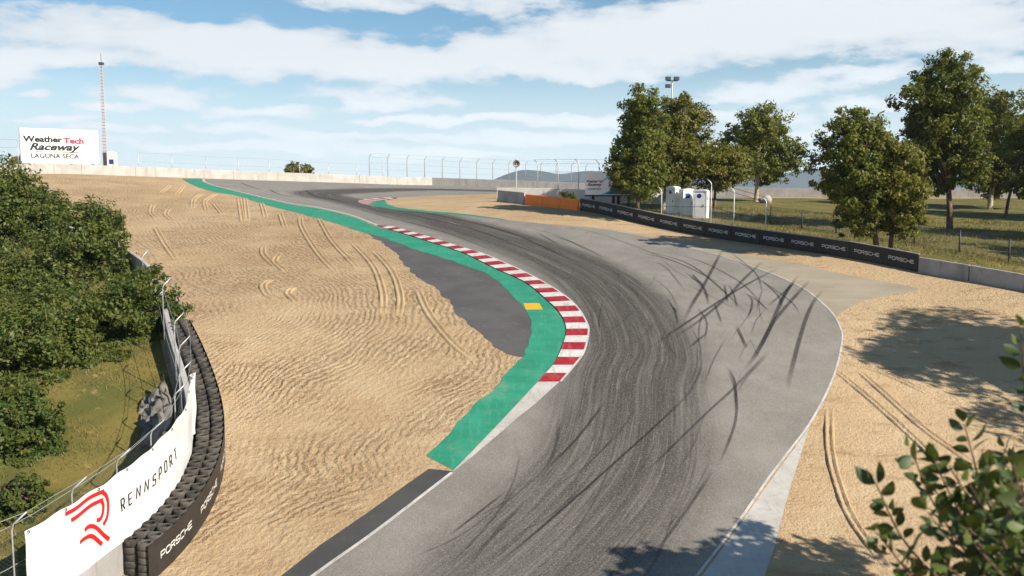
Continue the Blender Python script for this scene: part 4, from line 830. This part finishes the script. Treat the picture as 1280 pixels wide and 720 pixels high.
tree('oak_tree','broad tree with a pale sunlit trunk behind the tallest one','tree',TGp,X_(1237,263,98),[(1238,128,15),(1258,138,18),(1226,160,20),(1254,168,22),(1278,158,20),(1232,198,22),(1262,205,22),(1284,196,18),(1224,222,14),(1252,232,14),(1276,232,12)],.22,1.9,.27,LB,MAT['barkp'])
tree('oak_tree','shaded tree on a thin dark trunk at the right edge of the park','tree',TGp,X_(1257,268,88),[(1290,150,22),(1300,185,24),(1272,190,14),(1278,220,16),(1305,220,20),(1325,170,25),(1262,235,9)],.2,1.9,.15,LA,MAT['bark'])
for px,Y,bl,lb in ((365,150,[(362,212,6),(368,209,6),(372,213,4)],'left round bush beyond the hilltop wall'),(384,150,[(382,211,6),(387,213,5),(380,214,4)],'right round bush beyond the hilltop wall')):
    tree('round_bush',lb,'bush','bushes beyond the hilltop wall',X_(px,222,Y),bl,.24,2.2,.1,LB,MAT['bark'])
tree('round_bush','pale bush half hidden behind the left edge of the white billboard','bush','bushes beyond the hilltop wall',X_(18,210,135),[(16,203,7),(24,199,6),(22,206,6)],.25,2.0,.1,LB,MAT['bark'])
for px,Y,bl,lb in ((705,91,[(703,246,5),(708,247,5)],'left dark weed clump in front of the white barrier'),(714,91,[(713,244,4),(716,247,5)],'right dark weed clump in front of the white barrier')):
    tree('weed_clump',lb,'plant','weed clumps behind the orange barriers',X_(px,252,Y),bl,.16,1.6,.03,LC,MAT['bark'])
# left shrub bank: dense evergreen shrubs behind the curved wall
SG='dense evergreen shrubs behind the curved wall'
def shrub(label,px,py,bl,dens=2.3,leaf=.15,Y=None):
    leaf=leaf*.92
    b=np.array(un(px,py)) if Y is None else X_(px,py,Y); tree('evergreen_shrub',label,'shrub',SG,b,bl+[(x+6,y+14,r_*.8) for x,y,r_ in bl],leaf,dens*.46,.16,LC,MAT['bark'],depth=.25,clump=.36,rs=1.7)
shrub('dense shrub reaching the top left corner, touching the hilltop wall',-10,300,[(8,232,22),(-5,250,30),(34,245,18),(60,255,17),(20,275,28),(50,285,26),(82,272,18),(70,300,22),(30,310,28),(-10,300,35)],2.2,.2,68)
shrub('dense shrub whose crown ends below the bent fence posts',75,370,[(112,272,17),(132,268,13),(100,295,24),(138,298,15),(120,325,26),(85,330,26),(150,330,18),(60,340,30),(20,350,35),(105,355,28),(-15,360,30)],2.2,.18,58)
shrub('dense shrub crowding the far end of the tyre wall',140,480,[(165,352,19),(190,348,14),(150,378,25),(188,378,22),(210,385,15),(175,410,26),(208,410,17),(130,405,28),(155,435,24),(195,436,17),(110,430,26),(130,455,18),(95,390,25),(207,412,11),(205,430,10),(198,446,10),(186,458,11),(160,468,14)],2.3,.15,46)
shrub('dense shrub in the middle of the left bank, above the grass patch',35,490,[(60,395,32),(20,400,34),(85,430,26),(45,440,30),(5,445,32),(70,465,22),(25,480,26),(-15,480,30),(95,462,16),(120,474,14),(85,486,14),(145,482,11),(50,495,16)],2.3,.15,42)
shrub('lower left dense shrub beside the grass patch',15,600,[(10,510,26),(38,535,22),(5,555,28),(45,570,22),(25,600,24),(56,600,14),(-10,610,28),(-25,540,30),(40,625,16),(58,520,16),(64,548,13),(20,495,20),(62,575,14),(30,500,18)],2.4,.13,34)
shrub('small dense shrub at the lower left corner by the banner end',0,690,[(0,630,24),(28,628,16),(-15,660,26),(10,658,15),(40,612,14)],2.4,.12,29.5)
# trees outside the picture on the right, whose shade falls on the sand and the track
def shade_tree(x,y,h,r,label):
    base=(x,y); z=h1(x,y); rr=thing('oak_tree',label,'tree',(x,y,z)); B=[]
    for i in range(14): a=rng.uniform(0,6.28); q=rng.uniform(.05,.75)*r; B.append((np.array((x+math.cos(a)*q,y+math.sin(a)*q,z+h-r*.8+rng.uniform(-.5,.6)*r)),r*rng.uniform(.35,.5)))
    C,N=crown_pts(B,.22,3.6); leaves('crown',C,N,.22,LA,rr); tb=MB(); tb.tube([(x,y,z-.1),(x+.1,y,z+h*.3),(x,y+.1,z+h*.6)],[.3,.22,.15],8)
    for c,q in B: tb.tube([(x+.05,y,z+h*.4),(np.array((x,y,z+h*.55))+c)/2,c],[.12,.08,.03],5)
    tb.build('trunk',MAT['bark'],rr,True)
shade_tree(39.8,33.0,16.5,6.6,'tall oak shading the sand on the right'); shade_tree(18.7,18.8,11,4.2,'lower oak shading the bottom edge of the track'); shade_tree(51,66,13,5.2,'oak shading the dry grass at the right of the park'); shade_tree(60,80,13,5.5,'oak shading the middle of the park'); shade_tree(46,57,10,4.2,'oak shading the dry grass beside the grey barriers')
# near glossy-leaved shrub at the lower right, just in front of the camera
root=np.array((2.6,3.6)); r=thing('glossy_shrub','tall glossy-leaved shrub close in the lower right corner','shrub',(root[0],root[1],h1(*root)))
ST_=[((1330,860),(1180,650),(1138,560),3.0),((1330,860),(1150,700),(1092,600),3.0),((1330,860),(1200,640),(1168,575),2.9),((1340,840),(1240,640),(1205,530),3.1),((1340,840),(1262,600),(1232,585),2.9),((1350,800),(1290,560),(1276,410),3.2),((1350,800),(1300,560),(1282,480),3.0),((1320,880),(1160,740),(1095,665),2.8),((1320,880),(1180,760),(1130,705),2.7),((1340,840),(1270,660),(1250,625),2.7),((1330,880),(1220,720),(1160,640),2.6),((1340,880),(1270,720),(1210,660),2.7),((1340,900),(1290,720),(1262,690),2.5),((1330,900),(1230,760),(1180,700),2.6),((1350,820),(1320,620),(1290,560),2.7),((1330,900),(1250,790),(1215,735),2.5),((1360,840),(1300,640),(1255,560),3.3),((1370,860),(1310,700),(1278,640),2.6),((1350,900),(1260,830),(1240,770),2.4),((1370,900),(1320,760),(1290,720),2.4),((1340,920),(1190,830),(1150,780),2.6),((1360,820),(1330,560),(1300,430),3.1),((1350,860),(1280,700),(1225,600),2.8),((1340,900),(1200,780),(1110,740),2.9)]
rr_=random.Random(5)
for i in range(26):
    ex,ey=rr_.uniform(1165,1310),rr_.uniform(570,760); ST_.append(((1345+rr_.uniform(-25,25),870),(ex*.5+665,ey*.5+410),(ex,ey),rr_.uniform(2.4,3.3)))
tb=MB(); hub=at(1400,1000,3.1); tb.tube([(root[0],root[1],h1(*root)-.1),(root[0]+.15,root[1]-.1,h1(*root)+3.5),hub],[.07,.05,.03],8); C=[];N=[];A=[]
for a,m,e,Y in ST_:
    P=cat([hub,at(*a,Y),at(*m,Y+.1),at(*e,Y)],.03); tb.tube(P,np.linspace(.011,.0022,len(P)),5); n=len(P); i=int(n*.42)
    for s_ in np.arange(.34,1.0,.033):
        p=P[min(n-1,int(s_*n))]; d=P[min(n-1,int(s_*n)+1)]-P[max(0,int(s_*n)-2)]; d/=np.linalg.norm(d)+1e-9
        for sd_ in (-1,1):
            q=np.cross(d,(rng.normal(0,.5),-1,rng.normal(0,.5))); q/=np.linalg.norm(q); la=q*sd_*.85+d*.75+rng.normal(0,.25,3); la/=np.linalg.norm(la); C.append(p); A.append(la)
    C.append(P[-1]); A.append(d+rng.normal(0,.15,3))
tb.build('stem',MAT['bark'],r,True)
lv=MB()
for p,a in zip(C,A):
    a=a/np.linalg.norm(a); L=rng.uniform(.048,.088); w_=L*rng.uniform(.22,.33); b=np.cross(a,rng.normal(0,1,3)*.6+np.array((0,-.7,.7))); b/=np.linalg.norm(b); nn=np.cross(a,b); p=p+a*.008; V=[]; prof_=((0,.02),(.12,.45),(.3,.88),(.5,1.0),(.7,.82),(.88,.42),(1.0,.02))
    for u,k in prof_:
        c=p+a*L*u-nn*L*.15*u*u*2; V+= [c+b*w_*k+nn*w_*.25*k,c,c-b*w_*k+nn*w_*.25*k]
    lv.add(V,[f for i in range(6) for f in ((3*i,3*i+1,3*i+4,3*i+3),(3*i+1,3*i+2,3*i+5,3*i+4))])
lv.build('foliage',MAT['leafF'],r,True)
# ------------------------------------------------------------------ grass blades
def blades(n,poly,hmin,hmax,wid,dens_noise=True):
    poly=np.array(poly); mn,mx=poly.min(0),poly.max(0); P=rng.uniform(mn,mx,(n*3,2)); P=P[pip(P,poly)][:n]
    k=np.sin(P[:,0]*.9+np.sin(P[:,1]*.7)*1.5)+np.sin(P[:,1]*1.1+P[:,0]*.3); P=P[k+rng.normal(0,.8,len(P))>-.4]; n=len(P); Z=H(P[:,0],P[:,1]); a=rng.uniform(0,6.28,n); h=rng.uniform(hmin,hmax,n); le=rng.normal(0,.45,(n,2))*h[:,None]
    dx=np.stack([np.cos(a),np.sin(a)],1)*wid; V=np.stack([np.c_[P-dx,Z],np.c_[P+dx,Z],np.c_[P+le,Z+h]],1).reshape(-1,3); return V
gpoly=[WALL(s)-np.array((.5,0)) for s in np.arange(st,WALL.near((-17.5,46)),1)]+[(-30,46),(-34,20)]
V=np.vstack([blades(26000,gpoly,.08,.22,.02),blades(30000,[p+np.array((.2,.3)) for p in pk[:8]]+[(50,55),(45,85),(22,95)],.1,.32,.03)])
n=len(V)//3; me=bpy.data.meshes.new('grass'); me.vertices.add(3*n); me.vertices.foreach_set('co',V.ravel()); me.loops.add(3*n); me.loops.foreach_set('vertex_index',np.arange(3*n)); me.polygons.add(n); me.polygons.foreach_set('loop_start',np.arange(0,3*n,3)); me.materials.append(MAT['blade']); me.update(calc_edges=True)
o=bpy.data.objects.new('grass',me); col.objects.link(o); o['kind']='stuff'
# ------------------------------------------------------------------ far hills and bay
def hill(name,Y,prof_,depth,m):
    P=cat([(x,y,0) for x,y in prof_],8); rows=[]
    for u in np.linspace(-1,1,13):
        rows.append([np.array((at(x,240,Y)[0],Y+u*depth,-76+(at(x,y,Y)[2]+76)*(math.cos(u*math.pi/2)**1.2)*(1+.06*math.sin(x*.07+u*5)))) for x,y,_ in P])
    mb=MB(); mb.grid(rows); struct(mb.build(name,m,smooth=True))
hill('hills',5200,[(560,240),(600,229),(625,220.5),(655,215),(680,214),(720,215.5),(760,217),(800,220),(850,224),(900,236),(960,242)],600,MAT['hill'])
hill("hills",5600,[(820,238),(870,217),(900,214.5),(940,215),(985,216),(1020,213),(1050,214),(1100,210),(1160,207),(1220,209),(1300,204),(1400,210),(1500,230)],600,MAT['hill'])
# ------------------------------------------------------------------ camera, light, sky
cam=bpy.data.cameras.new('camera'); co=bpy.data.objects.new('camera',cam); col.objects.link(co); co.location=(0,0,CZ); co.rotation_euler=(math.pi/2-TH,0,0)
cam.sensor_width=36; cam.lens=F/1280*36; cam.clip_start=.1; cam.clip_end=60000; scene.camera=co
cam.dof.use_dof=True; cam.dof.focus_distance=48; cam.dof.aperture_fstop=3.2
SUN_EL,SUN_AZ=R(32),math.atan2(.81,-.585)
sl=bpy.data.lights.new('sun','SUN'); sl.energy=5.0; sl.angle=R(.5); sl.color=(1,.92,.79); so=bpy.data.objects.new('sun',sl); col.objects.link(so)
sv=Vector((math.sin(SUN_AZ)*math.cos(SUN_EL),math.cos(SUN_AZ)*math.cos(SUN_EL),math.sin(SUN_EL))); so.rotation_euler=sv.to_track_quat('Z','Y').to_euler(); so.location=(0,0,60)
w=bpy.data.worlds.new('World'); scene.world=w; w.use_nodes=True; t=NT(w.node_tree); bg=w.node_tree.nodes['Background']
sky=t.n('ShaderNodeTexSky',sky_type='NISHITA'); sky.sun_disc=False; sky.sun_elevation=SUN_EL; sky.sun_rotation=SUN_AZ; sky.altitude=200; sky.air_density=1.0; sky.dust_density=.6; sky.ozone_density=1.6
d=t.n('ShaderNodeTexCoord').outputs['Generated']; sp=t.n('ShaderNodeSeparateXYZ'); t.l(d,sp.inputs[0])
az=t.math('MULTIPLY',t.math('ARCTAN2',sp.outputs[0],sp.outputs[1]),57.2958); el=t.math('MULTIPLY',t.math('ARCSINE',sp.outputs[2]),57.2958)
v=t.xyz(az,el,0)
wn=t.n('ShaderNodeTexNoise'); t.l(t.scale(v,(.5,1.0,1)),wn.inputs['Vector']); wn.inputs['Scale'].default_value=.55; wn.inputs['Detail'].default_value=5
wv=t.scale(t.vmath('SUBTRACT',wn.outputs['Color'],(.5,.5,.5)),(3.4,2.0,0)); vw=t.vmath('ADD',v,wv)
CL=[(110,45,120,24),(18,90,36,18),(285,62,110,26),(400,72,150,26),(490,88,90,20),(215,120,75,13),(480,127,110,12),(300,158,60,7),(450,8,95,14),(620,8,90,15),(600,80,80,20),(700,62,140,32),(830,48,120,36),(950,42,120,36),(1010,16,200,26),(1180,42,150,32),(720,97,90,12),(960,117,95,11),(1060,97,80,8),(1270,88,70,9),(50,121,20,5),(150,137,45,6),(90,77,90,8),(700,150,150,9),(560,150,80,6),(880,150,150,8),(300,183,200,6),(540,195,140,7),(1100,130,90,9),(420,170,120,7),(160,165,70,6),(620,175,110,8),(760,172,120,8),(330,140,70,7),(1010,165,120,8),(60,150,45,5),(480,150,60,5)]
acc=None
for x,y,sx,sy in CL:
    a=math.degrees(math.atan((x-640)/F)); e=math.degrees(math.atan((240-y)/F*math.cos(R(a)))); k=math.degrees(1/F)
    q=t.scale(t.vmath('SUBTRACT',vw,(a,e,0)),(1/(sx*k*1.15),1/(sy*k*1.35),0)); ln=t.vmath('LENGTH',q,out=1); gsn=t.ss(ln,1.25,.1)
    acc=gsn if acc is None else t.math('ADD',acc,gsn)
fb=t.noise(t.scale(v,(.38,1.15,1)),.9,7,.6); wide=t.noise(t.scale(v,(.05,.16,1)),1,4,.55)
side=t.ss(t.math('ABSOLUTE',az),33,42); hi=t.ss(el,13,17); other=t.math('MULTIPLY',side,t.math('SUBTRACT',1.0,t.ss(el,12,22)))
acc=t.math('ADD',t.math('MULTIPLY',acc,1.0),t.math('MULTIPLY',t.math('MULTIPLY',t.ss(wide,.48,.6),other),.8))
den=t.math('SUBTRACT',t.math('ADD',acc,t.math('MULTIPLY',t.math('SUBTRACT',fb,.5),2.0)),t.math('MULTIPLY',hi,.6))
mask=t.ss(den,.2,.72,0,.97)
hz=t.ss(el,9.5,0,0,.9)
cc=t.mix(hz,t.mix(t.ss(den,.45,1.25),(6.9,7.6,8.3),(8.9,9.2,9.4)),(12.6,13.2,13.4))
base=t.mix(1.0,sky.outputs[0],(.72,1.02,1.12),'MULTIPLY'); base=t.mix(hz,base,(11.0,12.0,12.4))
t.l(t.mix(mask,base,cc),bg.inputs[0]); bg.inputs[1].default_value=.06
vs=scene.view_settings; vs.view_transform='Standard'; vs.look='None'; vs.exposure=.8; vs.gamma=1; vs.use_curve_mapping=False
scene.render.engine='CYCLES'; scene.cycles.use_denoising=True; scene.cycles.max_bounces=6; scene.cycles.transparent_max_bounces=24

# air: one closed even haze round everything
hb=MB(); hb.box((0,0,161),(13000,13000,480)); hm=bpy.data.materials.new('haze'); hm.use_nodes=True; hn=hm.node_tree; hn.nodes.remove(hn.nodes['Principled BSDF']); pv=hn.nodes.new('ShaderNodeVolumePrincipled'); pv.inputs['Color'].default_value=(.66,.83,1,1); pv.inputs['Density'].default_value=1.0e-4; pv.inputs['Anisotropy'].default_value=.1; hn.links.new(pv.outputs[0],hn.nodes['Material Output'].inputs['Volume'])
ho=hb.build('haze',hm); ho['kind']='stuff'
